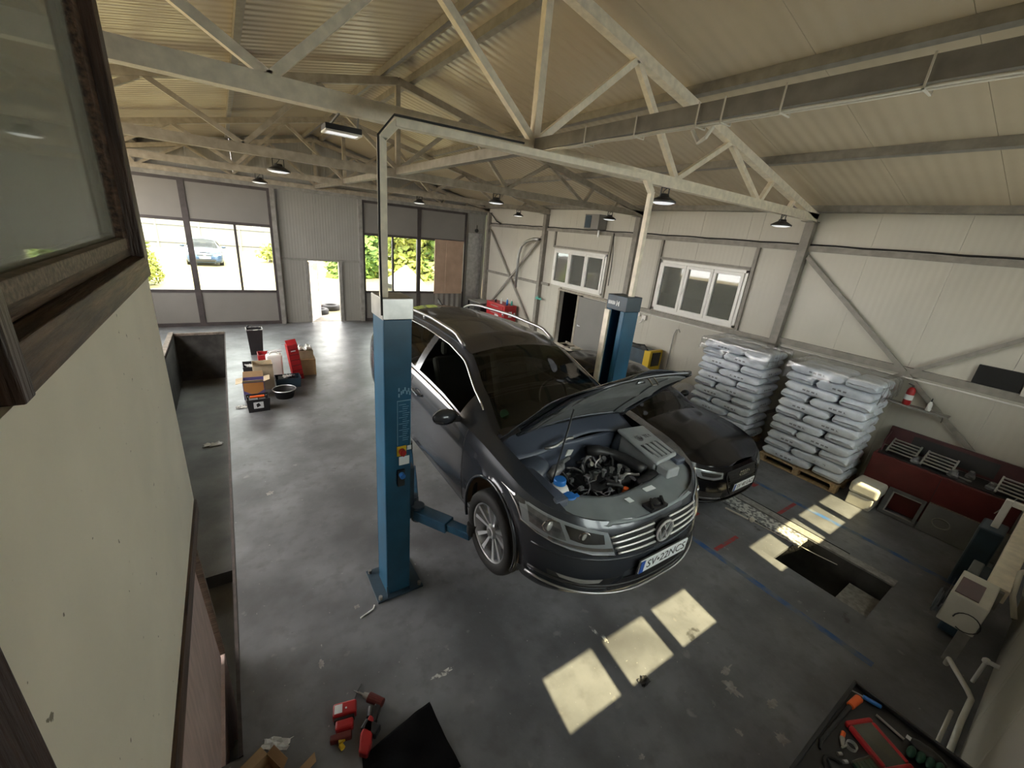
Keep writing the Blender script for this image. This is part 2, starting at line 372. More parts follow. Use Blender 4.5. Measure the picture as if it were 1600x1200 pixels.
wall('wall_left', 'wallpanel', 'x', XL, YN, YF, 0, lambda y: zroof(XL) + .04, [(3.4, 14.2, 2.0, 4.1)], -.12)  # unseen wall; its long open band is added to let sky light in
NW = [(1.30, 3.46, 2.12, 3.09), (4.54, 7.38, 2.12, 3.09)]
wall('wall_near', 'wallpanel', 'y', YN, XL, XR, 0, lambda x: zroof(x) + .04, NW, -.14)
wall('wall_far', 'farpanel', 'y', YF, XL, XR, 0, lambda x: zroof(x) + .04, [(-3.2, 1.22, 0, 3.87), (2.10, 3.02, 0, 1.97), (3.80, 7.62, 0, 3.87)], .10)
# dark lumber room behind the door in the right wall
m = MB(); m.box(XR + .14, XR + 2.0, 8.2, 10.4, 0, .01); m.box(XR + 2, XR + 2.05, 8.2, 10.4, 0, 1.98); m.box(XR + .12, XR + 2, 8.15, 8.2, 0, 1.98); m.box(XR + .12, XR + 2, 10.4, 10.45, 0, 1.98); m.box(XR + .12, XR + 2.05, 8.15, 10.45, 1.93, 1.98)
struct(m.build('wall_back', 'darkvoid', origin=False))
m = MB(); m.box(XR + .13, XR + 3.5, 3.6, 11.2, 1.98, 2.0); m.box(XR + 3.5, XR + 3.6, 3.6, 11.2, 1.98, 4.2); m.box(XR + .13, XR + 3.5, 3.5, 3.6, 1.98, 4.2); m.box(XR + .13, XR + 3.5, 11.2, 11.3, 1.98, 4.2); m.box(XR + .13, XR + 3.6, 3.5, 11.3, 4.2, 4.25)
struct(m.build('wall_annex', 'gatepanel', origin=False))
# three-sash pvc windows; every sash glazed
def sash_window(name, axis, pos, a0, a1, z0, z1, panes, glass='pane', inward=-1, label=None):
    root = bpy.data.objects.new(name, None); COL.objects.link(root); struct(root)
    root.location = (pos, (a0 + a1) / 2, z0) if axis == 'x' else ((a0 + a1) / 2, pos, z0)
    def bx(m, u0, u1, d0, d1, q0, q1):
        d0, d1 = sorted((d0 * inward, d1 * inward))
        if axis == 'x': m.box(pos + d0, pos + d1, u0, u1, q0, q1)
        else: m.box(u0, u1, pos + d0, pos + d1, q0, q1)
    fr = MB()
    bx(fr, a0, a1, -.04, .03, z0, z0 + .06); bx(fr, a0, a1, -.04, .03, z1 - .06, z1); bx(fr, a0, a0 + .06, -.04, .03, z0, z1); bx(fr, a1 - .06, a1, -.04, .03, z0, z1)
    fr.build('window_frame', 'pvc', root, world=True, bevel=.006)
    w_ = (a1 - a0 - .12) / panes
    for k in range(panes):
        u0 = a0 + .06 + k * w_; u1 = u0 + w_; s = MB(); b = .068
        bx(s, u0 + .004, u1 - .004, -.02, .05, z0 + .06, z0 + .06 + b); bx(s, u0 + .004, u1 - .004, -.02, .05, z1 - .06 - b, z1 - .06)
        bx(s, u0 + .004, u0 + b, -.02, .05, z0 + .06 + b, z1 - .06 - b); bx(s, u1 - b, u1 - .004, -.02, .05, z0 + .06 + b, z1 - .06 - b)
        so = s.build('sash', 'pvc', root, world=True, bevel=.006)
        so2 = MB(); bx(so2, u0 + b, u1 - b, .0, .006, z0 + .06 + b, z1 - .06 - b); g = so2.build('pane', glass, None, origin=False); g.parent = so; g.location = -root.location
        h = MB(); bx(h, u1 - .04, u1 - .02, .05, .075, (z0 + z1) / 2 - .10, (z0 + z1) / 2 + .02); hh = h.build('handle', 'pvc', None, origin=False); hh.parent = so; hh.location = -root.location
    return root
sash_window('window_1', 'x', XR, W1[0], W1[1], W1[2], W1[3], 3, 'darkpane')
sash_window('window_2', 'x', XR, W2[0], W2[1], W2[2], W2[3], 3, 'darkpane')
sash_window('window_3', 'y', YN, *NW[0], 3, inward=1)
sash_window('window_4', 'y', YN, *NW[1], 4, inward=1)
# ---------------------------------------------------------------- far wall: folding gates
def gate(name, x0, x1, leaves, thin, label, covered=None):
    r = E(name, label, 'gate', ((x0 + x1) / 2, YF - .05, 0))
    fr = MB(); y0, y1 = YF - .10, YF
    fr.box(x0, x1, y0, y1, 3.86, 3.98); fr.box(x0, x1, y0, y1, .0, .10)
    for k, (a, b) in enumerate(leaves):
        for q0, q1 in ((a, a + .07), (b - .07, b)): fr.box(q0, q1, y0, y1, .1, 3.86)
        fr.box(a, b, y0 + .01, y1, 2.87, 2.95); fr.box(a, b, y0 + .01, y1, .97, 1.05)
    fr.build('gate_frame', 'gateframe', r, world=True)
    for t in thin: part(r, 'mullion', 'gateframe', lambda m: m.box(t - .03, t + .03, y0 + .02, y1, 1.05, 2.87))
    for a, b in leaves:
        part(r, 'upper_panel', 'gatepanel', lambda m: m.box(a + .07, b - .07, y0 + .03, y1, 2.95, 3.86))
        part(r, 'lower_panel', 'gatepanel', lambda m: m.box(a + .07, b - .07, y0 + .03, y1, .1, .97))
        part(r, 'pane', 'pane', lambda m: m.box(a + .07, b - .07, y0 + .06, y0 + .064, 1.05, 2.87))
    return r
gate('glazed_gate', -3.2, 1.22, [(-3.2, -1.95), (-1.95, -.80), (-.80, 1.22)], [.28], 'wide glazed folding gate with the blue car behind its panes')
g2 = gate('glazed_gate', 3.80, 7.62, [(3.80, 5.76), (5.76, 7.62)], [4.82], 'glazed folding gate with green trees behind and tan boards over its end')
part(g2, 'cover_board', 'boards', lambda m: (m.box(6.36, 6.80, YF - .13, YF - .10, .98, 2.92), m.box(6.81, 7.52, YF - .13, YF - .10, .98, 2.92)))
part(g2, 'cover_sheet', 'gatepanel', lambda m: m.grid(lambda u, v: Vector((6.34 + u * 1.2, YF - .13 + .015 * sin(u * 34), .12 + v * .86)), 60, 3), smooth=True, solid=.004)
# middle fixed bay with a pass door
m = MB(); m.box(1.22, 1.34, YF - .14, YF, 0, 3.95); m.box(3.68, 3.80, YF - .14, YF, 0, 3.95); m.box(1.34, 3.68, YF - .05, YF - .002, 1.97, 2.03); m.box(2.02, 2.10, YF - .06, YF, 0, 1.97); m.box(3.02, 3.12, YF - .06, YF, 0, 1.97); m.box(XL, XR, YF - .16, YF - .1, 3.94, 4.06)
struct(m.build('trim_1', 'steeldark', origin=False))
dl = bpy.data.objects.new('door_1', None); COL.objects.link(dl); struct(dl); dl.location = (2.12, YF + .02, 0); dl.rotation_euler = (0, 0, R(62))
part(dl, 'door_leaf', 'pvc', lambda m: m.box(0, .84, -.02, .02, .02, .9), world=False)
part(dl, 'door_frame', 'pvc', lambda m: (m.box(0, .06, -.02, .02, .9, 1.93), m.box(.78, .84, -.02, .02, .9, 1.93), m.box(0.06, .78, -.02, .02, 1.86, 1.93)), world=False)
part(dl, 'pane', 'pane', lambda m: m.box(.06, .78, -.003, .003, .9, 1.86), world=False)
part(dl, 'handle', 'galv', lambda m: m.box(.72, .80, -.05, -.03, 1.0, 1.03), world=False)
# ---------------------------------------------------------------- right wall door
d2 = bpy.data.objects.new('door_2', None); COL.objects.link(d2); struct(d2); d2.location = (XR - .06, 8.4, 0)
part(d2, 'door_leaf', 'gatepanel', lambda m: m.box(XR - .09, XR - .05, 7.86, 8.92, .12, 1.84))
part(d2, 'door_frame', 'steel', lambda m: (m.box(XR - .10, XR - .045, 8.92, 9.0, .05, 1.86), m.box(XR - .06, XR, 9.86, 9.93, 0, 1.95), m.box(XR - .10, XR - .045, 7.80, 7.86, .05, 1.86), m.box(XR - .08, XR - .0, 7.75, 9.93, 1.87, 1.93), m.box(XR - .07, XR, 7.75, 9.93, .03, .10)))
part(d2, 'handle', 'chrome', lambda m: (m.box(XR - .14, XR - .10, 8.76, 8.80, 1.0, 1.04), m.box(XR - .15, XR - .13, 8.66, 8.80, 1.01, 1.03)))
# ---------------------------------------------------------------- steelwork
def nm(x): return ['nearest', 'second', 'third', 'farthest'][x]
TY = [3.5, 7.25, 10.9, 14.6]
half = [(2.08, 'b'), (1.14, 't'), (3.06, 't'), (3.85, 'b'), (4.0, 'b'), (4.75, 't'), (4.9, 't')]
for k, ty in enumerate(TY):
    r = E('roof_truss', 'pale painted steel roof truss spanning the hall, %s from the viewer' % nm(k), 'truss', (XC, ty, 3.95), group='roof trusses')
    zc = lambda x: 5.36 - .207 * abs(x - XC)
    zb = 4.10
    mt = 'steelpale' if k == 0 else 'steel'  # nearest truss takes a lighter colour, standing in for the light falling on it
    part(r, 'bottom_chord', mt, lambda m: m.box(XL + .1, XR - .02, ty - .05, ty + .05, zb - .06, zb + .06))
    for sgn in (-1, 1):
        xe = XC + sgn * 6.02
        part(r, 'top_chord', mt, lambda m: m.beam((XC, ty, zc(XC)), (xe, ty, zc(xe)), .10, .10))
        tops = [1.14, 3.06, 4.85]; bots = [0, 2.10, 3.85]
        segs = [((0, 'b'), (1.14, 't')), ((1.14, 't'), (2.10, 'b')), ((2.10, 'b'), (3.02, 't')), ((3.08, 't'), (4.02, 'b')), ((4.10, 'b'), (4.30, 't')), ((5.02, 'b'), (5.1, 't'))]
        for (a, ka), (b, kb) in segs:
            pa = (XC + sgn * a, ty, zb + .05 if ka == 'b' else zc(XC + sgn * a) - .04); pb = (XC + sgn * b, ty, zb + .05 if kb == 'b' else zc(XC + sgn * b) - .04)
            part(r, 'web_member', mt, lambda m: m.beam(pa, pb, .06, .06, up=(0, 1, 0)))
    part(r, 'king_post', mt, lambda m: m.beam((XC, ty, zb + .05), (XC, ty, zc(XC)), .07, .07, up=(0, 1, 0)))
# longitudinal tie under the ridge, with cables strapped below it
r = E('longitudinal_tie', 'grey steel beam running lengthwise under the ridge with cables strapped below', 'beam', (XC, 3.5, 4.05))
part(r, 'beam', 'steelwall', lambda m: (m.box(XC - .04, XC + .04, YN + .01, 3.44, 4.085, 4.18), m.box(XC - .05, XC + .05, 3.56, 7.19, 4.08, 4.18), m.box(XC - .05, XC + .05, 7.31, 10.84, 4.08, 4.18), m.box(XC - .05, XC + .05, 10.96, 14.54, 4.08, 4.18)))
for dx in (-.045, -.01): part(r, 'cable', 'cable', lambda m: m.tube([(XC + dx, YN + .01 + t * (3.4 - YN) / 14, 4.072 - .008 * abs(sin(t * 1.7))) for t in range(15)], .007, 6), smooth=True)
for yy in (.15, .75, 1.30, 1.62, 1.78, 2.25, 2.75): part(r, 'strap', 'cable', lambda m: (m.box(XC - .06, XC + .045, yy, yy + .008, 4.055, 4.06), m.box(XC - .06, XC - .055, yy, yy + .008, 4.055, 4.185), m.box(XC + .041, XC + .046, yy, yy + .008, 4.055, 4.185)))
part(r, 'socket', 'cable', lambda m: m.tube([(XC, 1.7, 4.06), (XC - .02, 1.72, 4.0), (XC + .03, 1.80, 3.99), (XC, 1.84, 4.06)], .012, 6))
# purlins
for x, lb in ((XC - .22, 'beside the ridge on the left'), (XC + .22, 'beside the ridge on the right'), (.35, 'halfway down the left roof slope'), (4.57, 'upper one on the right roof slope'), (6.45, 'lower one on the right roof slope'), (-1.55, 'lower one on the left roof slope'), (8.40, 'along the right eave'), (XL + .1, 'along the left eave')):
    z = zroof(x); sl = (-.21 if x > XC else .21)
    o = solo('roof_purlin', 'steelwall', lambda m: m.prism([(x - .035, YN, z - .002 - .035 * sl), (x + .035, YN, z - .002 + .035 * sl), (x + .035, YN, z - .10 + .035 * sl), (x - .035, YN, z - .10 - .035 * sl)], (0, YF - YN, 0)), 'steel roof purlin running lengthwise, ' + lb, 'purlin', 'roof purlins')
# columns
for y, lb in ((3.5, 'nearest, right of the windows'), (7.25, 'between the two windows'), (10.93, 'left of the small window'), (14.45, 'in the far corner')):
    r = E('steel_column', 'painted steel column on the right wall, ' + lb, 'column', (XR - .07, y, 0), group='right wall columns')
    part(r, 'shaft', 'steelwall', lambda m: m.box(XR - .14, XR, y - .07, y + .07, 0.012, 4.02), bevel=.004)
    part(r, 'head_plate', 'steelwall', lambda m: m.box(XR - .28, XR, y - .09, y + .09, 4.02, 4.035))
    part(r, 'base_plate', 'steeldark', lambda m: m.box(XR - .2, XR, y - .12, y + .12, 0, .012))
def girt(y0, y1, z, h, lb, mat='steelwall', d=.06): return solo('wall_girt', mat, lambda m: m.box(XR - d, XR, y0, y1, z - h / 2, z + h / 2), lb, 'girt')
bays = [(YN, 3.43, 'near the red tool chest'), (3.57, 7.18, 'over the large window'), (7.32, 10.86, 'over the small window'), (11.0, 14.38, 'in the far bay')]
for a, b, lb in bays:
    girt(a, b, 3.60, .09, 'horizontal steel rail high on the right wall ' + lb)
    solo('wall_cable', 'rubber', lambda m: m.tube([(XR - .03, a + (b - a) * t / 10, 3.665 + .006 * sin(t * 2.2)) for t in range(11)], .016, 6), 'thick black cable on the upper wall rail ' + lb, 'cable')
girt(YN, 3.43, 1.96, .11, 'horizontal steel rail at mid height of the right wall above the tool chest'); girt(3.57, 7.18, 1.90, .09, 'horizontal steel rail under the large window sill'); girt(10.47, 10.86, 1.95, .08, 'short steel rail beside the small window'); girt(11.0, 14.38, 1.92, .08, 'horizontal steel rail crossing behind the exhaust pipe')
for a, z0, z1, lb in ((6.48, 1.95, 3.555, 'left of the large window'), (4.28, 1.95, 3.555, 'right of the large window'), (8.08, 1.95, 3.555, 'right of the small window'), (10.44, 3.10, 3.555, 'above left corner of the small window')):
    solo('window_post', 'steelwall', lambda m: m.box(XR - .05, XR, a - .03, a + .03, z0, z1), 'thin vertical steel post ' + lb, 'post')
girt(4.32, 6.44, 3.16, .05, 'narrow steel rail along the top of the large window', d=.05); girt(8.12, 10.4, 3.13, .05, 'narrow steel rail along the top of the small window', d=.05)
def brace(p, q, lb, w=.07): return solo('diagonal_brace', 'steelwall', lambda m: m.beam(p, q, w, .018, up=(1, 0, 0)), lb, 'brace')
X = XR - .072
brace((X, 3.40, 3.46), (X, .50, 1.04), 'long steel brace running down from the column to the tool chest'); brace((X - .022, -.38, 3.52), (X - .022, 3.30, .50), 'steel brace rising to the right edge and crossing the long brace', .06)
brace((X, 14.3, 3.45), (X, 11.05, .3), 'steel brace running down towards the red cabinet in the far bay'); brace((X - .022, 11.05, 3.35), (X - .022, 14.3, .4), 'steel brace rising behind the exhaust pipe in the far bay')
solo('wall_conduit', 'pvc', lambda m: (m.tube([(XR - .075, YN + .05, 1.86), (XR - .075, 3.36, 1.87)], .012, 6)), 'thin white conduit under the mid rail above the tool chest', 'conduit')
solo('wall_conduit', 'pvc', lambda m: (m.tube([(XR - .075, 3.62, 1.835), (XR - .075, 7.1, 1.835)], .010, 6)), 'thin white conduit under the large window rail', 'conduit')
# ---------------------------------------------------------------- mezzanine wall with a brown timber window
XW = -.40
m = MB(); m.box(XW - .16, XW, YN, 3.22, 1.37, 2.935); m.box(XW - .16, XW, YN, .50, 2.935, 5.0) 
struct(m.build('wall_mezzanine', 'cream', origin=False))
m = MB(); m.box(XL, XW - .16, YN, 3.22, 1.37, 1.5)
struct(m.build('floor_mezzanine', 'pitwall', origin=False))
struct(solo('trim_2', 'wood', lambda m: m.box(XW - .14, XW + .014, YN, 3.22, 1.25, 1.368), '', ''))
for o in (bpy.data.objects['trim_2'],):
    del o['label']; del o['category']
# ================================================================ TWO-POST LIFT
L = E('two_post_lift', 'blue two-post car lift with a pale overhead cable portal, carrying the grey estate car', 'car lift', (2.31, 3.0, 0))
PX = ((.90, 1.12), (3.51, 3.73)); PY = (2.98, 3.14)
def post(x0, x1, side):
    p = MB(); t = .012; zt = 2.84
    inner = x1 if side < 0 else x0; outer = x0 if side < 0 else x1
    p.box(x0, x1, PY[0], PY[0] + t, .02, zt - .16)                      # front face
    p.box(x0, x1, PY[1] + .10, PY[1] + .10 + t, .02, zt - .16)
    a, b = sorted((outer, outer + (t if side < 0 else -t))); p.box(a, b, PY[0] + t, PY[1] + .10, .02, zt - .16)
    for yy in (PY[0] + t, PY[1] + .04): a, b = sorted((inner, inner + (t * side))); p.box(a, b, yy, yy + .06, .02, zt - .16)
    o = p.build('post', 'bluesteel', L, world=True, bevel=.006)
    def kid(name, mat, fn, **k):
        m = MB(); fn(m); q = m.build(name, mat, None, origin=False, **k); q.parent = o; q.location = -L.location; return q
    kid('top_cap', 'bluedark' if side > 0 else 'galv', lambda m: m.box(x0 - .008, x1 + .008, PY[0] - .008, PY[1] + .12, zt - .16, zt), bevel=.006)
    kid('base_plate', 'bluedark', lambda m: (m.box(x0 - .10 if side < 0 else x0 - .12, x1 + .12, PY[0] - .05, PY[1] + .22, .0, .02), [m.beam((xx, PY[0] - .03, .02), (xx, PY[0], .12), .012, .012) for xx in (x0, x1)]), bevel=.003)
    kid('anchor_bolt', 'steeldark', lambda m: [m.cyl((xx, yy, .02), (xx, yy, .055), .018, n=6) for xx in (x0 - .07, x1 + .09) for yy in (PY[0] - .02, PY[1] + .18)])
    kid('slide_rail', 'steelpale' if side > 0 else 'bluedark', lambda m: m.box(*sorted((inner - side * .002, inner - side * .03)), PY[1] + .045, PY[1] + .115, .05, zt - .17))
    return o, kid
pl, kidl = post(*PX[0], -1); pr, kidr = post(*PX[1], 1)
# controls on the near post
fy = PY[0] - .001
kidl('control_panel', 'panelblue', lambda m: (m.box(1.0, 1.115, fy - .006, fy, 1.56, 1.566), m.box(1.0, 1.115, fy - .006, fy, 2.014, 2.02), m.box(1.0, 1.004, fy - .006, fy, 1.56, 2.02), m.box(1.111, 1.115, fy - .006, fy, 1.56, 2.02)))
kidl('panel_text', 'panelblue', lambda m: [m.box(1.045 - .03 * (k % 3 == 0), 1.045 + .06 * ((k * 37 % 50) / 100 + .5), fy - .004, fy - .000, 1.98 - k * .019, 1.983 - k * .019) for k in range(18)])
kidl('pictogram', 'panelblue', lambda m: [m.box(a, a + .012, fy - .003, fy, z, z + .03) for a, z in ((1.01, 2.10), (1.03, 2.07), (1.045, 2.08), (1.06, 2.10), (1.075, 2.07), (1.09, 2.09), (1.01, 2.05), (1.10, 2.06))])
kidl('switch', 'red', lambda m: (m.cyl((1.035, fy, 1.56), (1.035, fy - .05, 1.56), .028, n=14), m.box(1.029, 1.041, fy - .065, fy - .05, 1.535, 1.585)))
kidl('switch_box', 'yellow', lambda m: m.box(.995, 1.075, fy - .012, fy - .001, 1.515, 1.605))
kidl('sticker', 'label', lambda m: m.box(1.085, 1.12, fy - .008, fy - .006, 1.56, 1.60)); kidl('sticker', 'plate', lambda m: m.box(1.015, 1.105, fy - .004, fy, 1.42, 1.50))
kidl('socket', 'engdark', lambda m: m.box(1.0, 1.06, fy - .02, fy, 1.22, 1.38))
kidl('plug', 'bluecap', lambda m: m.cyl((1.03, fy - .02, 1.34), (1.03, fy - .06, 1.335), .024, n=12))
fx = PX[1][0] - .0105
kidr('lettering', 'label', lambda m: [m.box(fx - .002, fx, 3.235 - w0, 3.235 - w0 - w1, 2.755 - h1, 2.755 + h1) for w0, w1, h1 in ((0, .012, .02), (.018, .012, .02), (.036, .014, .018), (.055, .008, .02), (.068, .012, .02), (.086, .014, .018), (.118, .010, .028), (.134, .008, .014), (.147, .014, .026))])
# overhead portal of square tube
part(L, 'portal', 'steelpale', lambda m: [m.beam(a, b, .052, .075 if a[2] > 3.9 and b[2] > 3.9 else .052, up=(0, 1, 0)) for a, b in
     (((.925, 3.04, 2.84), (.925, 3.04, 3.87)), ((.925, 3.04, 3.86), (1.03, 3.04, 3.975)), ((1.01, 3.04, 3.97), (3.51, 3.04, 4.0)), ((3.51, 3.04, 3.995), (3.63, 3.04, 3.88)), ((3.63, 3.04, 3.89), (3.63, 3.04, 2.84)))], bevel=.004)
part(L, 'portal_cable', 'rubber', lambda m: m.tube([(.885, 2.96, 2.72), (.88, 2.97, 3.3), (.885, 2.98, 3.87), (.99, 2.98, 4.0), (2.0, 2.98, 4.02)], .008, 6))
# carriages and arms
for k, (x0, x1) in enumerate(PX):
    sg = 1 if k == 0 else -1; xi = x1 if k == 0 else x0
    part(L, 'carriage', 'bluedark', lambda m: m.box(*sorted((xi - sg * .06, xi + sg * .05)), PY[0] + .03, PY[1] + .08, .80, 1.35), bevel=.01)
    for dy in (-1, 1):
        e = Vector((xi + sg * .36, 3.08 + dy * (.62 if dy < 0 else .95), .90)); s0 = Vector((xi + sg * .08, 3.08 + dy * .08, .86)); mid = s0.lerp(e, .55)
        def arm(m): m.beam(s0, mid + (e - s0) * .05, .13, .10); m.beam(mid, e, .095, .07)
        a = part(L, 'lift_arm', 'armblue', arm, bevel=.008)
        m = MB(); m.cyl(e + Vector((0, 0, .02)), e + Vector((0, 0, .12)), .05, n=16); q = m.build('rubber_pad', 'rubber', None, origin=False); q.parent = a; q.location = -L.location
        m = MB(); m.cyl(s0 + Vector((0, 0, -.07)), s0 + Vector((0, 0, .08)), .06, n=16); q = m.build('hinge_pin', 'bluedark', None, origin=False); q.parent = a; q.location = -L.location
# ================================================================ CARS
def lerp_tab(tab, x):
    if x <= tab[0][0]: return tab[0][1]
    for (a, fa), (b, fb) in zip(tab, tab[1:]):
        if x <= b:
            t = (x - a) / (b - a); t = t * t * (3 - 2 * t) * .35 + t * .65; return fa + (fb - fa) * t
    return tab[-1][1]
class Car:
    """body surfaces in car coordinates: x across, y back from the nose, z up from the wheels' contact"""
    def __init__(s, **k): s.__dict__.update(k)
    def zb(s, y): return lerp_tab(s.bottom, y)
    def zs(s, y): return lerp_tab(s.shoulder, y)
    def low(s, u, r):
        """u 0..1 runs nose centre -> side -> tail centre; r 0..1 bottom to shoulder"""
        a, b, n1, n2 = s.D1, s.D2, s.n1, s.n2
        p = lerp_tab(s.prof, r)                    # how far the nose sticks out at this height (0 = full)
        q = lerp_tab(s.tailprof, r); wf = lerp_tab(s.widthprof, r)
        y0 = p; y1 = s.len - q
        if u < .3:
            t = u / .3 * pi / 2; x = sin(t) ** (2 / n1); y = y0 + (a - p * .5) * (1 - cos(t) ** (2 / n1) if cos(t) > 1e-6 else 1)
        elif u < .8:
            t = (u - .3) / .5; x = 1; ya = y0 + a - p * .5; y = ya + (y1 - b - ya) * t
        else:
            t = (1 - (u - .8) / .2) * pi / 2; x = max(0, sin(t)) ** (2 / n2); y = y1 - b + b * (1 - (1 - (max(0, cos(t))) ** (2 / n2)))
            y = y1 - b * (1 - max(0, cos(t)) ** (2 / n2)) if t < pi / 2 else y1 - b
        w = s.w / 2 * wf * lerp_tab(s.plan, y)
        zb = s.zb(y); zs = s.zs(y)
        return Vector((x * w, y, zb + (zs - zb) * r))
    def upp(s, y, v):
        """greenhouse/hood section: v 0 = shoulder edge, .5 = roof edge/hood edge, 1 = centre line"""
        sh = s.shoulder_x(y); z0 = s.zs(y); xr = min(lerp_tab(s.edge_x, y), sh - .015); zr = lerp_tab(s.edge_z, y); zc = lerp_tab(s.centre_z, y)
        if v < .5:
            t = v * 2; bow = sin(t * pi) * .025 * min(1, max(0, (zr - z0) * 3)); return Vector((sh + (xr - sh) * t + bow, y, z0 + (zr - z0) * t))
        t = (v - .5) * 2; return Vector((xr * (1 - t), y, zr + (zc - zr) * sin(t * pi / 2) ** .9))
    def shoulder_x(s, y):
        lo, hi = 0, .5
        if y < s.D1 + .1:
            for _ in range(24):
                mdl = (lo + hi) / 2
                if s.low(mdl, 1).y < y: lo = mdl
                else: hi = mdl
            return s.low(lo, 1).x
        if y > s.len - s.D2 - .2:
            lo, hi = .6, 1
            for _ in range(24):
                mdl = (lo + hi) / 2
                if s.low(mdl, 1).y < y: lo = mdl
                else: hi = mdl
            return s.low(lo, 1).x
        return s.w / 2 * lerp_tab(s.widthprof, 1) * lerp_tab(s.plan, y)
    def front(s, x, z, off=0):
        """point on the nose at lateral x, height z"""
        lo, hi = 0, .42; r = 0
        for it in range(3):
            y = .2 if it == 0 else p.y
            zb, zs = s.zb(y), s.zs(y); r = min(1, max(0, (z - zb) / (zs - zb))); a, b = lo, hi
            for _ in range(22):
                mm = (a + b) / 2
                if s.low(mm, r).x < abs(x): a = mm
                else: b = mm
            p = s.low(a, r)
        d = s.low(min(a + .01, .5), r) - s.low(max(a - .01, 0), r); nrm = Vector((d.y, -d.x, 0)).normalized() if d.length > 0 else Vector((0, -1, 0))
        p = p + nrm * off; return Vector((p.x if x >= 0 else -p.x, p.y, z))
def wagon_like(kind):
    if kind == 'estate':
        return Car(len=4.77, w=1.83, D1=.72, D2=.35, n1=2.5, n2=4,
            bottom=[(0, .20), (.4, .16), (1.2, .20), (3.4, .20), (4.2, .24), (4.77, .30)],
            shoulder=[(0, .70), (.10, .735), (.35, .80), (.8, .875), (1.2, .925), (1.8, .955), (3.0, .985), (4.2, 1.02), (4.77, 1.02)],
            prof=[(0, .05), (.06, .0), (.25, .0), (.45, .0), (.62, .02), (.8, .045), (.92, .07), (1, .11)],
            tailprof=[(0, .12), (.2, .02), (.5, 0), (.8, .05), (1, .09)],
            widthprof=[(0, .95), (.15, .985), (.4, 1.0), (.75, .995), (.9, .975), (1, .945)],
            plan=[(0, .96), (.6, .99), (1.2, 1.0), (3.6, 1.0), (4.3, .965), (4.77, .90)],
            edge_x=[(.125, .66), (.5, .70), (1.0, .715), (1.22, .72), (1.6, .665), (2.05, .575), (2.6, .57), (3.6, .56), (4.3, .545), (4.6, .58), (4.7, .62)],
            edge_z=[(.125, .745), (.5, .845), (1.0, .92), (1.22, .95), (1.6, 1.16), (2.05, 1.37), (2.4, 1.435), (3.0, 1.45), (3.8, 1.42), (4.3, 1.36), (4.6, 1.12), (4.7, 1.03)],
            centre_z=[(.10, .79), (.5, .905), (1.0, .985), (1.22, 1.01), (1.6, 1.215), (2.05, 1.435), (2.4, 1.49), (3.0, 1.51), (3.8, 1.49), (4.3, 1.43), (4.6, 1.16), (4.7, 1.05)],
            ax=(.93, 3.64), wr=.335, arch=.385, ws=(1.22, 2.05), glassy=(1.62, 4.30), pillars=[(2.66, 2.78), (3.66, 3.74)], tailws=(4.3, 4.7))
    if kind == 'sport':
        return Car(len=4.71, w=1.86, D1=.66, D2=.4, n1=2.7, n2=3.5,
            bottom=[(0, .16), (.4, .14), (1.2, .17), (3.4, .17), (4.71, .28)],
            shoulder=[(0, .66), (.10, .69), (.35, .75), (.8, .835), (1.3, .875), (1.8, .90), (3.0, .93), (4.2, .97), (4.71, .95)],
            prof=[(0, .08), (.12, .02), (.25, .0), (.5, .0), (.7, .01), (.85, .04), (1, .09)],
            tailprof=[(0, .12), (.2, .02), (.5, 0), (.8, .05), (1, .09)],
            widthprof=[(0, .95), (.15, .985), (.4, 1.0), (.75, .995), (.9, .975), (1, .945)],
            plan=[(0, .97), (.6, .99), (1.2, 1.0), (3.6, 1.0), (4.3, .965), (4.71, .90)],
            edge_x=[(.105, .66), (.5, .70), (1.0, .71), (1.32, .70), (1.7, .63), (2.15, .54), (2.6, .53), (3.4, .51), (4.1, .50), (4.6, .62)],
            edge_z=[(.105, .70), (.5, .80), (1.0, .875), (1.32, .90), (1.7, 1.09), (2.15, 1.28), (2.5, 1.33), (3.0, 1.33), (3.5, 1.27), (4.1, 1.10), (4.6, .97)],
            centre_z=[(.10, .73), (.5, .85), (1.0, .935), (1.32, .96), (1.7, 1.15), (2.15, 1.34), (2.5, 1.385), (3.0, 1.39), (3.5, 1.34), (4.1, 1.15), (4.6, 1.0)],
            ax=(.88, 3.68), wr=.335, arch=.37, ws=(1.32, 2.15), glassy=(1.75, 4.0), pillars=[(2.7, 2.78)], tailws=(3.5, 4.3))
    return Car(len=4.2, w=1.78, D1=.6, D2=.3, n1=2.8, n2=4,
            bottom=[(0, .20), (4.2, .25)], shoulder=[(0, .70), (.3, .80), (.9, .90), (1.6, .94), (4.2, 1.0)],
            prof=[(0, .08), (.2, .0), (.6, .01), (.85, .04), (1, .09)], tailprof=[(0, .1), (.3, 0), (1, .08)],
            widthprof=[(0, .95), (.15, .985), (.4, 1.0), (.8, .99), (1, .945)], plan=[(0, .97), (1.2, 1.0), (3.4, 1.0), (4.2, .93)],
            edge_x=[(.105, .6), (.5, .68), (1.0, .70), (1.5, .62), (1.9, .55), (3.4, .55), (4.1, .6)],
            edge_z=[(.105, .74), (.5, .86), (.95, .93), (1.5, 1.22), (1.9, 1.38), (2.6, 1.42), (3.5, 1.36), (4.1, 1.03)],
            centre_z=[(.10, .78), (.5, .91), (.95, .98), (1.5, 1.27), (1.9, 1.44), (2.6, 1.48), (3.5, 1.42), (4.1, 1.05)],
            ax=(.85, 3.42), wr=.31, arch=.35, ws=(.95, 1.8), glassy=(1.4, 3.8), pillars=[(2.4, 2.5)], tailws=(3.6, 4.1))
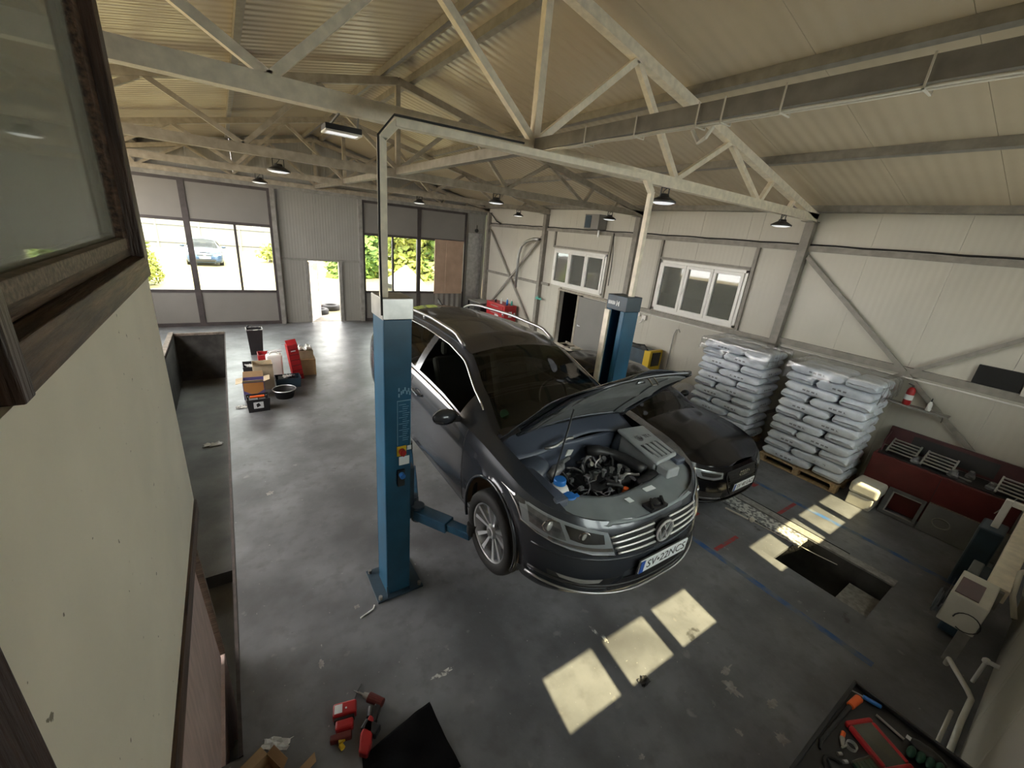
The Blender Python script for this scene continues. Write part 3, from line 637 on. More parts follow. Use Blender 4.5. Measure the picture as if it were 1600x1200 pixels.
def build_car(kind, name, label, cat, loc, rz, paint, hood_open=False, detail=True, droop=0, plate=None):
    c = wagon_like(kind); root = E(name, label, cat, loc, rz)
    K = dict(world=False)
    # ---- lower body
    NU, NR = (150, 22) if detail else (80, 12); b = MB()
    P_ = [[c.low(i / (NU - 1), j / (NR - 1)) for j in range(NR)] for i in range(NU)]
    for side in (-1, 1):
        idx = {}
        def vid(i, j):
            if (i, j) not in idx:
                p = P_[i][j].copy()
                for a in c.ax:          # pull the cut edge on to the wheel arch circle
                    if abs(p.x) > .6:
                        d = Vector((p.y - a, p.z - c.wr)); L_ = d.length
                        if abs(L_ - c.arch) < .045 and L_ > 1e-4: d = d / L_ * c.arch; p.y = a + d.x; p.z = c.wr + d.y
                idx[(i, j)] = len(b.v); b.v.append(Vector((p.x * side, p.y, p.z)))
            return idx[(i, j)]
        for i in range(NU - 1):
            for j in range(NR - 1):
                m_ = (P_[i][j] + P_[i + 1][j + 1]) / 2
                if m_.x > .6 and any(math.hypot(m_.y - a, m_.z - c.wr) < c.arch for a in c.ax): continue
                b.f.append((vid(i, j), vid(i + 1, j), vid(i + 1, j + 1), vid(i, j + 1))); b.m.append(0)
    # ---- upper body: roof, pillars, fender tops
    Y0 = c.edge_z[0][0]; Y1 = c.edge_z[-1][0]; NY, NV = (110, 25) if detail else (50, 17)
    hood, wsg, rwg = MB(), MB(), MB(); sgl = {}
    def addq(mb, q, side): mb.quad(*[Vector((p.x * side, p.y, p.z)) for p in q])
    hy = (Y0, c.ws[0] - .06)
    for side in (-1, 1):
        for i in range(NY - 1):
            y0 = Y0 + (Y1 - Y0) * i / (NY - 1); y1 = Y0 + (Y1 - Y0) * (i + 1) / (NY - 1); ym = (y0 + y1) / 2
            for j in range(NV - 1):
                v0, v1 = j / (NV - 1), (j + 1) / (NV - 1); vm = (v0 + v1) / 2
                q = [c.upp(y0, v0), c.upp(y1, v0), c.upp(y1, v1), c.upp(y0, v1)]
                if vm > .5 and ym < hy[1]: addq(hood, q, side)
                elif vm > .5 and c.ws[0] < ym < c.ws[1] and vm > .53: addq(wsg, q, side)
                elif vm > .5 and c.tailws[0] < ym < c.tailws[1] - .06 and vm > .58: addq(rwg, q, side)
                elif .07 < vm < .44 and c.glassy[0] < ym < c.glassy[1] and not any(a < ym < d for a, d in c.pillars): addq(sgl.setdefault((side, sum(ym > a for a, d in c.pillars)), MB()), q, side)
                elif vm > .5 and hy[1] <= ym <= c.ws[0] and hood_open: pass
                else: addq(b, q, side)
    body = b.build('body', paint, root, smooth=True, weld=True, **K)
    for gk, gm in sgl.items():
        if hood_open and gk == (-1, 0): continue      # this window is wound down
        gm.build('side_window', 'carglass', root, smooth=True, **K)
    rw = rwg.build('rear_window', 'carglass', root, smooth=True, **K)
    ws = wsg.build('windshield', 'carglass', root, smooth=True, **K)
    # ---- cabin interior
    part(root, 'interior', 'seat', lambda m: (m.box(-.80, .80, 1.3, 4.4, .28, .34), m.box(-.84, -.80, 1.3, 4.3, .3, .88), m.box(.80, .84, 1.3, 4.3, .3, .88), m.box(-.72, .72, 1.24, 1.75, .60, .90), m.box(-.72, .72, 4.2, 4.3, .3, .9), m.box(-.7, .7, 3.2, 3.32, .4, .95)), world=False, bevel=.02)
    for sx in (-.37, .37):
        part(root, 'seat', 'seat', lambda m: (m.prism([(sx - .25, 1.95, .45), (sx - .25, 2.5, .42), (sx - .25, 2.55, .56), (sx - .25, 1.95, .60)], (.5, 0, 0)), m.prism([(sx - .24, 2.45, .5), (sx - .24, 2.62, .5), (sx - .24, 2.86, 1.12), (sx - .24, 2.76, 1.14)], (.48, 0, 0)), m.box(sx - .13, sx + .13, 2.78, 2.88, 1.14, 1.30)), world=False, bevel=.04)
    part(root, 'steering_wheel', 'blackplastic', lambda m: m.tube([(.37 + .18 * cos(t * pi / 10), 1.83 + .06 * sin(t * pi / 10), .90 + .17 * sin(t * pi / 10)) for t in range(20)], .014, 6, closed=True), world=False, smooth=True)
    # ---- wheels
    def wheel(sx, y, dz, steer):
        w_ = bpy.data.objects.new('wheel', None); COL.objects.link(w_); w_.parent = root; w_.location = (sx * (c.w / 2 - .115), y, c.wr - dz); w_.rotation_euler = (0, 0, steer); w_.empty_display_size = .1
        R0, R1 = c.wr, c.wr - .095
        t = MB(); t.lathe([(R1, -.10), (R1 + .02, -.115), (R0 - .03, -.115), (R0 - .008, -.10), (R0, -.08), (R0, .08), (R0 - .008, .10), (R0 - .03, .115), (R1 + .02, .115), (R1, .10), (R1, -.10)], n=48, axis='x')
        for k in range(4): t.lathe([(R0 + .001, -.072 + k * .045), (R0 + .003, -.060 + k * .045), (R0 + .003, -.042 + k * .045), (R0 + .001, -.034 + k * .045)], n=48, axis='x')
        t.build('tyre', 'rubber', w_, smooth=True, **K)
        s = sx; rim = MB(); rim.lathe([(R1 + .004, -.10), (R1 + .004, .10 * 1), (R1 - .012, .095), (R1 - .03, .0), (R1 - .03, -.09)] if s > 0 else [(R1 + .004, .10), (R1 + .004, -.10), (R1 - .012, -.095), (R1 - .03, .0), (R1 - .03, .09)], n=48, axis='x')
        ns = 10
        for k in range(ns):
            a = 2 * pi * k / ns + .05 * (-1) ** k
            d = Vector((0, cos(a), sin(a))); tn = Vector((0, -sin(a), cos(a)))
            p0 = Vector((s * .062, 0, 0)) + d * .05; p1 = Vector((s * .088, 0, 0)) + d * (R1 - .012)
            rim.prism([p0 + tn * .010, p0 - tn * .010, p1 - tn * .019, p1 + tn * .019], Vector((-s * .03, 0, 0)))
        rim.lathe([(0, s * .088), (.05, s * .085), (.062, s * .06), (.062, 0)], n=24, axis='x')
        rim.build('rim', 'alloy', w_, smooth=False, bevel=.003, **K)
        part(w_, 'hub_cap', 'engmid', lambda m: m.lathe([(0, s * .094), (.028, s * .092), (.032, s * .084)], n=20, axis='x'), world=False)
        part(w_, 'brake_disc', 'engmid', lambda m: m.lathe([(0, s * .01), (.15, s * .01), (.15, s * .03), (0, s * .03)], n=32, axis='x'), world=False)
    if detail:
        for sx in (-1, 1): wheel(sx, c.ax[0], droop, 0); wheel(sx, c.ax[1], droop, 0)
    else:
        for sx in (-1, 1):
            for a in c.ax: part(root, 'wheel', 'rubber', lambda m: m.lathe([(0, -.1), (c.wr, -.1), (c.wr, .1), (0, .1)], (sx * (c.w / 2 - .12), a, c.wr), n=24, axis='x'), world=False)
    for sx in (-1, 1):
        for a in c.ax: part(root, 'wheel_liner', 'archliner' if hood_open else 'blackplastic', lambda m: m.grid(lambda u, v: Vector((sx * (.50 + v * (c.w / 2 - .53)), a + (c.arch + .012) * cos(pi * (u * 1.1 - .05)), c.wr + (c.arch + .012) * sin(pi * (u * 1.1 - .05)))), 20, 3), world=False, smooth=True)
    part(root, 'underbody', 'blackplastic', lambda m: (m.box(-.55, .55, .5, 4.3, c.zb(2) - .0, c.zb(2) + .12), m.box(-.84, .84, 1.35, 3.2, c.zb(2) + .01, c.zb(2) + .1)), world=False)
    return c, root, hood
def fpatch(c, root, name, mat, top, bot, off=.006, n=14, th=.0, smooth=True, mirror=False):
    """patch on the nose between two (x,z) polylines"""
    def ev(pl, t):
        k = t * (len(pl) - 1); i = min(int(k), len(pl) - 2); f = k - i; return pl[i][0] + (pl[i + 1][0] - pl[i][0]) * f, pl[i][1] + (pl[i + 1][1] - pl[i][1]) * f
    m = MB()
    def g(u, v):
        a = ev(top, u); b = ev(bot, u); return c.front(a[0] + (b[0] - a[0]) * v, a[1] + (b[1] - a[1]) * v, off)
    m.grid(g, n, 7); return m.build(name, mat, root, smooth=smooth, solid=th, world=False)
def plate_obj(c, root, x, y, z, txt, tilt=.05, font=.088):
    T = Matrix.Translation((x, y, z)) @ Matrix.Rotation(tilt, 4, 'X')
    o = part(root, 'number_plate', 'plate', lambda m: m.box(-.26, .26, -.004, .004, -.055, .055, T), world=False)
    part(root, 'plate_holder', 'blackplastic', lambda m: m.box(-.275, .275, .004, .012, -.068, .062, T), world=False)
    T2 = T @ Matrix.Translation((.025, -.0045, 0)) @ Matrix.Rotation(pi / 2, 4, 'X')
    tm = text_mb(txt, font, T2, .0008); q = tm.build('plate_lettering', 'engdark', None, origin=False); q.parent = o
    q = MB(); q.box(-.26, -.218, -.006, -.004, -.055, .055, T); q = q.build('country_band', 'eublue', None, origin=False); q.parent = o
    return o
def ring(m, c_, r, r2, ax=(1, 0, 0), ay=(0, 0, 1), n=24):
    c_ = Vector(c_); ax = Vector(ax); ay = Vector(ay); m.tube([c_ + ax * r * cos(2 * pi * k / n) + ay * r * sin(2 * pi * k / n) for k in range(n)], r2, 6, closed=True)
def vw(m, c_, r, nrm_tilt=0, T=None):
    mm = MB(); ring(mm, (0, 0, 0), r, r * .10)
    def st(a, b): mm.beam((a[0] * r, 0, a[1] * r), (b[0] * r, 0, b[1] * r), r * .12, r * .2, up=(0, 1, 0))
    st((-.42, .88), (0, .10)); st((.42, .88), (0, .10)); st((-.86, .42), (-.38, -.86)); st((.86, .42), (.38, -.86)); st((-.38, -.86), (0, -.02)); st((.38, -.86), (0, -.02))
    T = T or Matrix.Translation(c_); m.raw([T @ q for q in mm.v], mm.f)
# ---------------------------------------------------------------- estate car on the lift
CY, CXX, CZ = 1.27, 2.365, .865
c, car, hood = build_car('estate', 'estate_car', 'dark grey estate car with raised bonnet held up on the blue lift', 'car', (CXX, CY, CZ), R(-.5), 'paintgrey', hood_open=True, droop=.085)
# bonnet, swung up about its rear edge
hz = Vector((0, 1.16, .965)); RT = Matrix.Translation(hz) @ Matrix.Rotation(R(-54), 4, 'X') @ Matrix.Translation(-hz)
hb = MB(); hb.raw([RT @ p for p in hood.v], hood.f)
bo = hb.build('bonnet', 'paintgrey', car, smooth=True, weld=True, world=False, solid=.006)
def sub(parent, name, mat, fn, **k):
    m = MB(); fn(m); q = m.build(name, mat, None, origin=False, **k); q.parent = parent; return q
def under(x, y, d): # point under the closed bonnet, then opened
    v = max(.5, min(1, 1 - abs(x) / lerp_tab(c.edge_x, y) * .5)); p = c.upp(y, v); return RT @ Vector((x, y, p.z - d))
sub(bo, 'inner_panel', 'hoodliner', lambda m: m.grid(lambda u, v: under((v - .5) * 1.08 * (1 - .10 * (1 - u)), .24 + u * .80, .030 + .012 * (abs((v - .5) * 2) ** 6) + .010 * (sin(u * pi) > .98)), 24, 30), smooth=True, solid=.01)
for xa in (-.40, .40): sub(bo, 'stiffening_rib', 'hoodliner', lambda m: m.tube([under(xa * (.8 + .3 * t / 10), .26 + .076 * t, .045) for t in range(11)], .009, 6), smooth=True)
sub(bo, 'inner_rim', 'paintgrey', lambda m: m.tube([under(x, y, .035) for x, y in [(-.62 + .03 * k, 1.06) for k in range(0, 42, 3)] + [(.62, 1.0), (.60, .7), (.56, .4), (.48, .22)] + [(.44 - .06 * k, .17) for k in range(15)] + [(-.48, .22), (-.56, .4), (-.60, .7), (-.62, 1.0)]], .018, 6, closed=True), smooth=True)
sub(bo, 'latch_striker', 'chrome', lambda m: (m.tube([under(-.03, .17, .04), under(-.03, .17, .11), under(.03, .17, .11), under(.03, .17, .04)], .006, 6), m.tube([under(-.10, .19, .045), under(-.08, .24, .06), under(.02, .25, .06)], .008, 6)))
sub(bo, 'rubber_stop', 'rubber', lambda m: [m.cyl(under(sx * .50, .32, .03), under(sx * .50, .32, .06), .014) for sx in (-1, 1)])
for sx in (-1, 1): part(car, 'bonnet_hinge', 'engdark', lambda m: (m.beam((sx * .69, 1.20, .88), (sx * .69, 1.10, .99), .02, .035), m.beam((sx * .69, 1.10, .99), RT @ Vector((sx * .66, .95, .90)), .015, .03)), world=False)
pr0 = Vector((-.44, .42, .80)); part(car, 'prop_rod', 'blackplastic', lambda m: m.tube([(-.60, .60, .84), RT @ Vector((-.33, .66, .85))], .007, 6), world=False)
# side trims
def side_line(name, mat, f, r, y0, y1, n=40, parent=None):
    for sx in (-1, 1): part(car, name, mat, lambda m: m.tube([Vector((f(y0 + (y1 - y0) * t / n).x * sx, f(y0 + (y1 - y0) * t / n).y, f(y0 + (y1 - y0) * t / n).z)) for t in range(n + 1)], r, 6), world=False, smooth=True)
side_line('window_trim', 'chrome', lambda y: c.upp(y, .05) + Vector((.012, 0, 0)), .009, 1.62, 4.35)
def toptrim(y):
    p = c.upp(y, .455); return p + Vector((.010, 0, .004))
side_line('window_trim', 'chrome', toptrim, .009, 1.45, 4.30)
for sx in (-1, 1):
    rr = [Vector((sx * (lerp_tab(c.edge_x, y) - .02), y, lerp_tab(c.edge_z, y) + .03 + .045 * min(1, 5 * min((y - 2.18), (4.32 - y)) ** 1.0 if 2.18 < y < 4.32 else 0))) for y in [2.18 + 2.14 * t / 24 for t in range(25)]]
    part(car, 'roof_rail', 'satin', lambda m: (m.tube(rr, .019, 8), m.cyl(rr[12], rr[12] - Vector((0, 0, .05)), .014)), world=False, smooth=True)
    # door seams and handles
    part(car, 'door_seam', 'engdark', lambda m: [m.tube([Vector(((c.w / 2 * lerp_tab(c.widthprof, r) * lerp_tab(c.plan, y)) * sx + sx * .0005, y + bend * (1 - r) ** 2, c.zb(y) + (c.zs(y) - c.zb(y)) * r)) for r in [.08 + .92 * k / 12 for k in range(13)]], .0035, 5) for y, bend in ((1.42, -.02), (2.72, 0), (3.62, -.30))], world=False)
    for y in (2.50, 3.45):
        part(car, 'door_handle', 'paintgrey', lambda m: (m.tube([(sx * .908, y - .10, .86), (sx * .935, y - .07, .865), (sx * .935, y + .07, .872), (sx * .908, y + .10, .87)], .013, 8)), world=False, smooth=True)
        part(car, 'handle_recess', 'engdark', lambda m: m.sphere((sx * .893, y, .865), .05, 12, (.18, 1.2, .5)), world=False)
    # mirror
    mo = part(car, 'door_mirror', 'paintgrey', lambda m: m.sphere((sx * 1.0, 1.60, .99), .1, 16, (1.15, .62, .72)), world=False, smooth=True)
    sub(mo, 'mirror_arm', 'blackplastic', lambda m: m.beam((sx * .82, 1.60, .945), (sx * .95, 1.60, .965), .05, .04))
    sub(mo, 'mirror_glass', 'chrome', lambda m: m.sphere((sx * 1.0, 1.645, .99), .082, 16, (1.05, .28, .68)))
    sub(mo, 'indicator', 'lens', lambda m: m.tube([(sx * .92, 1.555, .965), (sx * 1.04, 1.542, .965), (sx * 1.10, 1.575, .97)], .010, 6))
    # headlamp
    hx = lambda pts: [(sx * x, z) for x, z in pts]
    part(car, 'dummy', 'chrome', lambda m: m.box(0, .001, 1, 1.001, .5, .501), world=False) if 0 else None
    hl = fpatch(c, car, 'headlamp', 'headlamp', hx([(.47, .695), (.60, .725), (.70, .75), (.80, .775), (.872, .80)]), hx([(.43, .545), (.58, .56), (.70, .585), (.80, .615), (.885, .66)]), .004, 18)
    fp = lambda *a, **k: fpatch(c, None, *a, **k)
    def childpatch(name, mat, top, bot, off, n=14):
        q = fpatch(c, car, name, mat, hx(top), hx(bot), off, n); q.parent = hl; return q
    childpatch('lamp_housing', 'engdark', [(.50, .685), (.62, .712), (.72, .738)], [(.50, .625), (.62, .625), (.70, .65)], .008); childpatch('lamp_housing', 'engmid', [(.74, .745), (.80, .76), (.855, .78)], [(.72, .635), (.79, .645), (.862, .68)], .008)
    childpatch('lamp_trim', 'chrome', [(.45, .595), (.58, .603), (.70, .62), (.80, .64)], [(.440, .57), (.58, .58), (.70, .60), (.80, .625)], .010)
    for xx, zz, rr_ in ((.785, .705, .046), (.62, .672, .032)):
        p = c.front(sx * xx, zz, .006); 
        sub(hl, 'projector', 'chrome', lambda m: ring(m, p, rr_, .006, (1, .55 * sx, 0))); sub(hl, 'bulb', 'bulb', lambda m: m.sphere(p, rr_ * .8, 14, (1, .3, 1)))
    childpatch('lens', 'lens', [(.465, .70), (.60, .73), (.70, .755), (.80, .78), (.872, .805)], [(.425, .54), (.58, .555), (.70, .58), (.80, .61), (.888, .655)], .016, 18)
    sub(hl, 'lamp_edge', 'brightmetal', lambda m: m.tube([c.front(sx * x, z_, .012) for x, z_ in ((.868, .80), (.882, .73), (.884, .665), (.84, .632), (.78, .607), (.70, .587), (.58, .562), (.43, .547))], .0045, 5), smooth=True)
    # bumper corner: fog lamp slot with chrome blade
    fpatch(c, car, 'air_slot', 'engdark', hx([(.38, .37), (.60, .36), (.80, .385)]), hx([(.44, .305), (.62, .29), (.79, .325)]), .004, 14)
    fpatch(c, car, 'fog_lamp', 'bulb', hx([(.50, .365), (.62, .362), (.76, .382)]), hx([(.52, .335), (.62, .325), (.74, .352)]), .010, 10)
    # arch lip, door sticker
    for a in c.ax: part(car, 'wheel_arch', 'paintgrey', lambda m: m.tube([Vector((sx * (c.w / 2 * .998 - .008), a + c.arch * cos(t), c.wr + c.arch * sin(t))) for t in [pi * (-.13 + 1.26 * k / 28) for k in range(29)]], .013, 6), world=False, smooth=True)
# grille, bumper blades
fpatch(c, car, 'grille', 'engdark', [(-.46, .668), (-.2, .70), (0, .705), (.2, .70), (.46, .668)], [(-.40, .545), (-.2, .525), (0, .522), (.2, .525), (.40, .545)], .004, 30)
for z, w_, dz in ((.693, .46, -.022), (.650, .45, -.015), (.607, .43, -.008), (.564, .41, -.002)):
    for sx in (-1, 1): part(car, 'grille_bar', 'brightmetal', lambda m: m.tube([c.front(sx * (.085 + (w_ - .085) * t / 10), z + dz * ((t / 10) ** 2) - .004, .013) for t in range(11)], .0085, 6), world=False, smooth=True)
p = c.front(0, .625, .022)
part(car, 'emblem_disc', 'engdark', lambda m: m.cyl(p + Vector((0, .015, 0)), p + Vector((0, -.004, 0)), .090, n=28), world=False)
part(car, 'emblem', 'brightmetal', lambda m: vw(m, None, .082, T=Matrix.Translation(p + Vector((0, -.010, 0)))), world=False, smooth=False)
plate_obj(c, car, 0.0, -.022, .435, 'SV•22NCS', font=.099)
fpatch(c, car, 'lower_intake', 'engdark', [(-.36, .345), (0, .35), (.36, .345)], [(-.46, .255), (0, .25), (.46, .255)], .005, 24)
part(car, 'bumper_lip', 'satin', lambda m: m.tube([c.front(-.86 + 1.72 * t / 40, .225 + .06 * abs((t - 20) / 20) ** 2, .016) for t in range(41)], .009, 6), world=False, smooth=True)
part(car, 'bumper_crease', 'paintgrey', lambda m: m.tube([c.front(-.86 + 1.72 * t / 40, .500 + .035 * abs((t - 20) / 20) ** 2, .001) for t in range(41)], .008, 6), world=False, smooth=True)
part(car, 'bumper_groove', 'engdark', lambda m: m.tube([c.front(-.86 + 1.72 * t / 40, .285 + .05 * abs((t - 20) / 20) ** 2, .004) for t in range(41)], .010, 6), world=False, smooth=True)
part(car, 'aerial', 'blackplastic', lambda m: m.prism([(-.015, 3.95, 1.485), (-.004, 4.12, 1.55), (.0, 4.14, 1.485)], (.02, 0, 0)), world=False, bevel=.004)
part(car, 'green_badge', 'green', lambda m: m.cyl(c.upp(1.34, .585) * 1 + Vector((0, 0, .004)) if 0 else Vector((-c.upp(1.36, .60).x, 1.36, c.upp(1.36, .60).z + .004)), Vector((-c.upp(1.36, .60).x, 1.355, c.upp(1.36, .60).z + .007)), .042, n=20), world=False)
# wipers
part(car, 'wiper', 'blackplastic', lambda m: (m.tube([(-.50, 1.19, .965), (-.20, 1.26, .99), (.15, 1.29, 1.01)], .010, 6), m.tube([(.10, 1.19, .985), (.35, 1.24, .995), (.58, 1.26, .98)], .010, 6)), world=False)
# ---- engine bay
def slam(u, v):
    x = (u - .5) * 2; xe = x * .80
    yf_ = c.front(abs(xe) * .99, .715, .0).y + (.004 if abs(xe) < .46 else .02)
    yr = .36 + .34 * abs(x) ** 3; y = yf_ + (yr - yf_) * v
    return Vector((xe, y, .715 + .045 * v + .02 * (1 - v) * (abs(x) < .55) + .10 * abs(x) ** 2 * (.4 + .6 * v) - .035 * abs(x) ** 6 * (1 - v) + .006 * sin(x * 9)))
lp = part(car, 'lock_carrier_cover', 'greyplastic', lambda m: m.grid(slam, 48, 10), world=False, smooth=True, solid=.02)
sub(lp, 'bonnet_latch', 'blackplastic', lambda m: (m.box(-.08, .10, .10, .19, .735, .765), m.cyl((.0, .12, .765), (.0, .17, .785), .03), m.beam((.05, .10, .765), (.09, .17, .79), .02, .02), m.beam((-.06, .11, .765), (-.01, .18, .79), .015, .02)), bevel=.004)
sub(lp, 'sticker', 'plate', lambda m: m.box(-.165, -.115, .235, .285, .764, .767)); sub(lp, 'sticker', 'plate', lambda m: m.box(.06, .17, .27, .315, .768, .771))
part(car, 'bay_wall', 'bayblue', lambda m: (m.box(-.72, -.60, .40, 1.1, .45, .835), m.box(.60, .72, .40, 1.1, .45, .835), m.box(-.62, .62, 1.0, 1.04, .40, .86)), world=False, bevel=.02)
part(car, 'bay_floor', 'engdark', lambda m: m.box(-.62, .62, .2, 1.05, .24, .30), world=False)
for sx in (-1, 1): part(car, 'strut_tower', 'bayblue', lambda m: m.lathe([(0, .835), (.06, .835), (.09, .82), (.13, .80), (.15, .70), (.16, .5)], (sx * .56, .90, .02), n=24), world=False, smooth=True)
def cowl(u, v):
    x = (u - .5) * 1.40; return Vector((x, .98 + .24 * v + .05 * cos(x * 4.5) * (1 - v), .845 + .10 * v + .03 * cos(x * 2.2) + (.03 * sin(x * 6) * (1 - v))))
part(car, 'cowl_panel', 'bayblue', lambda m: m.grid(cowl, 40, 8), world=False, smooth=True, solid=.012)
part(car, 'cowl_grille', 'engdark', lambda m: m.grid(lambda u, v: Vector(((u - .5) * 1.38, 1.14 + .10 * v, .952 + .025 * v + .028 * cos((u - .5) * 3))), 30, 3), world=False, smooth=True)
part(car, 'cross_seal', 'alu', lambda m: m.tube([(-.40 + t * .05, .96 - .02 * sin(t), .885 + .006 * t) for t in range(7)], .013, 6), world=False, smooth=True)
eb = part(car, 'engine', 'engdark', lambda m: (m.box(-.30, .24, .42, .86, .30, .66), m.box(-.26, .18, .50, .74, .66, .72), m.box(-.22, .10, .36, .46, .42, .62), m.cyl((-.34, .6, .45), (-.34, .6, .60), .07), m.box(.24, .34, .5, .8, .3, .6)), world=False, bevel=.015)
rr = random.Random(5)
for k in range(5): sub(eb, 'injector', 'alu', lambda m: (m.cyl((-.22 + .09 * k, .62, .70), (-.22 + .09 * k, .62, .775), .014), m.cyl((-.22 + .09 * k, .62, .765), (-.22 + .09 * k, .62, .785), .022, n=6)))
for k in range(80):
    a = Vector((rr.uniform(-.36, .26), rr.uniform(.40, .90), rr.uniform(.58, .73))); pts = [a]
    d = Vector((rr.uniform(-1, 1), rr.uniform(-1, 1), rr.uniform(-.3, .4)))
    for _ in range(6):
        d = (d + Vector((rr.uniform(-.7, .7), rr.uniform(-.7, .7), rr.uniform(-.3, .3)))).normalized(); a = a + d * rr.uniform(.025, .05)
        a.x = min(.30, max(-.40, a.x)); a.y = min(.93, max(.38, a.y)); a.z = min(.79, max(.56, a.z)); pts.append(a.copy())
    def sm(pts):
        o = [pts[0]]
        for p_, q_ in zip(pts, pts[1:]): o += [p_.lerp(q_, .3), p_.lerp(q_, .7)]
        return o + [pts[-1]]
    pts = sm(sm(pts)); mt = ('alu', 'engmid', 'engdark', 'engmid', 'rubber', 'engmid')[k % 6]
    sub(eb, 'hose' if mt == 'rubber' or k % 3 else 'fuel_pipe', mt, lambda m: m.tube(pts, rr.choice((.005, .007, .010, .014, .018 if mt == 'rubber' else .006)), 7), smooth=True)
for k in range(26):
    x, y, z = rr.uniform(-.36, .26), rr.uniform(.40, .88), rr.uniform(.66, .75); r_ = rr.uniform(.010, .022)
    sub(eb, 'connector', ('engmid', 'alu', 'blackplastic')[k % 3], lambda m: (m.cyl((x, y, z), (x + rr.uniform(-.03, .03), y + rr.uniform(-.03, .03), z + .035), r_, n=8)) if k % 2 else m.box(x, x + .035, y, y + .025, z, z + .03), bevel=.002)
part(car, 'washer_tank', 'white', lambda m: m.lathe([(0, .84), (.035, .84), (.06, .825), (.078, .79), (.08, .72), (.06, .68), (0, .67)], (-.565, .56, .0), n=20), world=False, smooth=True)
part(car, 'tank_cap', 'bluecap', lambda m: m.lathe([(0, .885), (.042, .885), (.046, .875), (.046, .845), (0, .845)], (-.565, .56, 0), n=20), world=False)
part(car, 'filler_neck', 'bluecap', lambda m: (m.lathe([(0, .815), (.045, .81), (.05, .80), (.025, .79), (.02, .70)], (-.555, .455, 0), n=20), m.box(-.54, -.49, .42, .45, .80, .81)), world=False)
part(car, 'intercooler_pipe', 'engmid', lambda m: m.tube([(-.50, .74, .78), (-.42, .77, .80), (-.34, .80, .79), (-.30, .84, .80), (-.22, .86, .81)], [.035, .045, .03, .018, .018], 12), world=False, smooth=True)
part(car, 'white_label', 'white', lambda m: m.prism([(-.22, .90, .80), (-.16, .90, .80), (-.155, .88, .86), (-.215, .88, .87)], (0, .01, 0)), world=False)
part(car, 'red_cap', 'orange', lambda m: m.cyl((-.02, .40, .70), (-.02, .40, .745), .026), world=False)
part(car, 'intake_hose', 'engdark', lambda m: [m.tube([(.02, .90, .80), (.12, .86, .80), (.22, .80, .78), (.28, .70, .77), (.30, .58, .77), (.31, .50, .76)], [.045, .05, .045, .05, .045, .05], 14), m.tube([(.16, .40, .71), (.26, .42, .73), (.36, .44, .73)], .055, 14)], world=False, smooth=True)
# air filter box
ab = part(car, 'air_filter_box', 'boxgrey', lambda m: (m.prism([(.34, .42, .83), (.66, .46, .83), (.69, .88, .90), (.38, .92, .90)], (0, 0, .035)), m.prism([(.36, .45, .66), (.64, .48, .66), (.66, .86, .72), (.40, .88, .72)], (0, 0, .18)), m.box(.37, .52, .32, .44, .72, .845)), world=False, bevel=.018, bseg=3)
TT = basis((.52, .67, .9025), (1, .03, 0), (0, 1, .17))
sub(ab, 'filter_slot', 'engdark', lambda m: [m.box(-.125 + .062 * k, -.125 + .062 * k + .014, -.20, -.02, -.006, .002, TT) for k in range(4)])
sub(ab, 'filter_rib', 'boxgrey', lambda m: [m.box(-.125 + .062 * k + .018, -.125 + .062 * k + .056, -.20, -.03, -.01, .008, TT) for k in range(4)], bevel=.002)
sub(ab, 'raised_emblem', 'engmid', lambda m: (vw(m, None, .035, T=TT @ Matrix.Translation((-.05, .06, .003)) @ Matrix.Rotation(-pi / 2, 4, 'X')), m.raw(*(lambda t_: (t_.v, t_.f))(text_mb('TDI', .055, TT @ Matrix.Translation((.055, .06, .003)), .002)))))
# ---------------------------------------------------------------- black car over the right pit
c2_, audi, h2 = build_car('sport', 'black_car', 'black car with closed bonnet parked over the pit behind the raised grey car', 'car', (5.62, 2.16, 0), R(0), 'paintblack')
h2.build('bonnet', 'paintblack', audi, smooth=True, weld=True, world=False)
cA = c2_
for sx in (-1, 1):
    hx = lambda pts: [(sx * x, z) for x, z in pts]
    hl = fpatch(cA, audi, 'headlamp', 'headlamp', hx([(.44, .635), (.60, .66), (.76, .685), (.86, .70)]), hx([(.46, .565), (.60, .555), (.75, .575), (.86, .635)]), .004, 16)
    q = fpatch(cA, audi, 'lamp_housing', 'engdark', hx([(.47, .62), (.60, .64), (.74, .655)]), hx([(.49, .59), (.60, .585), (.73, .60)]), .008, 12); q.parent = hl
    q = fpatch(cA, audi, 'light_strip', 'bulb', hx([(.46, .64), (.60, .665), (.85, .705)]), hx([(.46, .63), (.60, .652), (.85, .69)]), .012, 14); q.parent = hl
    q = fpatch(cA, audi, 'lens', 'lens', hx([(.43, .64), (.60, .665), (.76, .69), (.865, .705)]), hx([(.45, .56), (.60, .55), (.75, .57), (.865, .63)]), .014, 16); q.parent = hl
    fpatch(cA, audi, 'air_slot', 'engdark', hx([(.42, .36), (.60, .37), (.78, .40)]), hx([(.46, .24), (.60, .23), (.76, .27)]), .004, 12)
    part(audi, 'air_slot_blade', 'engmid', lambda m: m.tube([cA.front(sx * (.44 + .32 * t / 8), .275 + .003 * t, .012) for t in range(9)], .008, 6), world=False)
    mo = part(audi, 'door_mirror', 'paintblack', lambda m: m.sphere((sx * 1.03, 1.78, .94), .095, 14, (1.15, .62, .68)), world=False, smooth=True)
    sub(mo, 'mirror_arm', 'blackplastic', lambda m: m.beam((sx * .84, 1.76, .90), (sx * .98, 1.78, .92), .05, .04))
fpatch(cA, audi, 'grille', 'engdark', [(-.36, .625), (0, .64), (.36, .625)], [(-.26, .30), (0, .29), (.26, .30)], .004, 24)
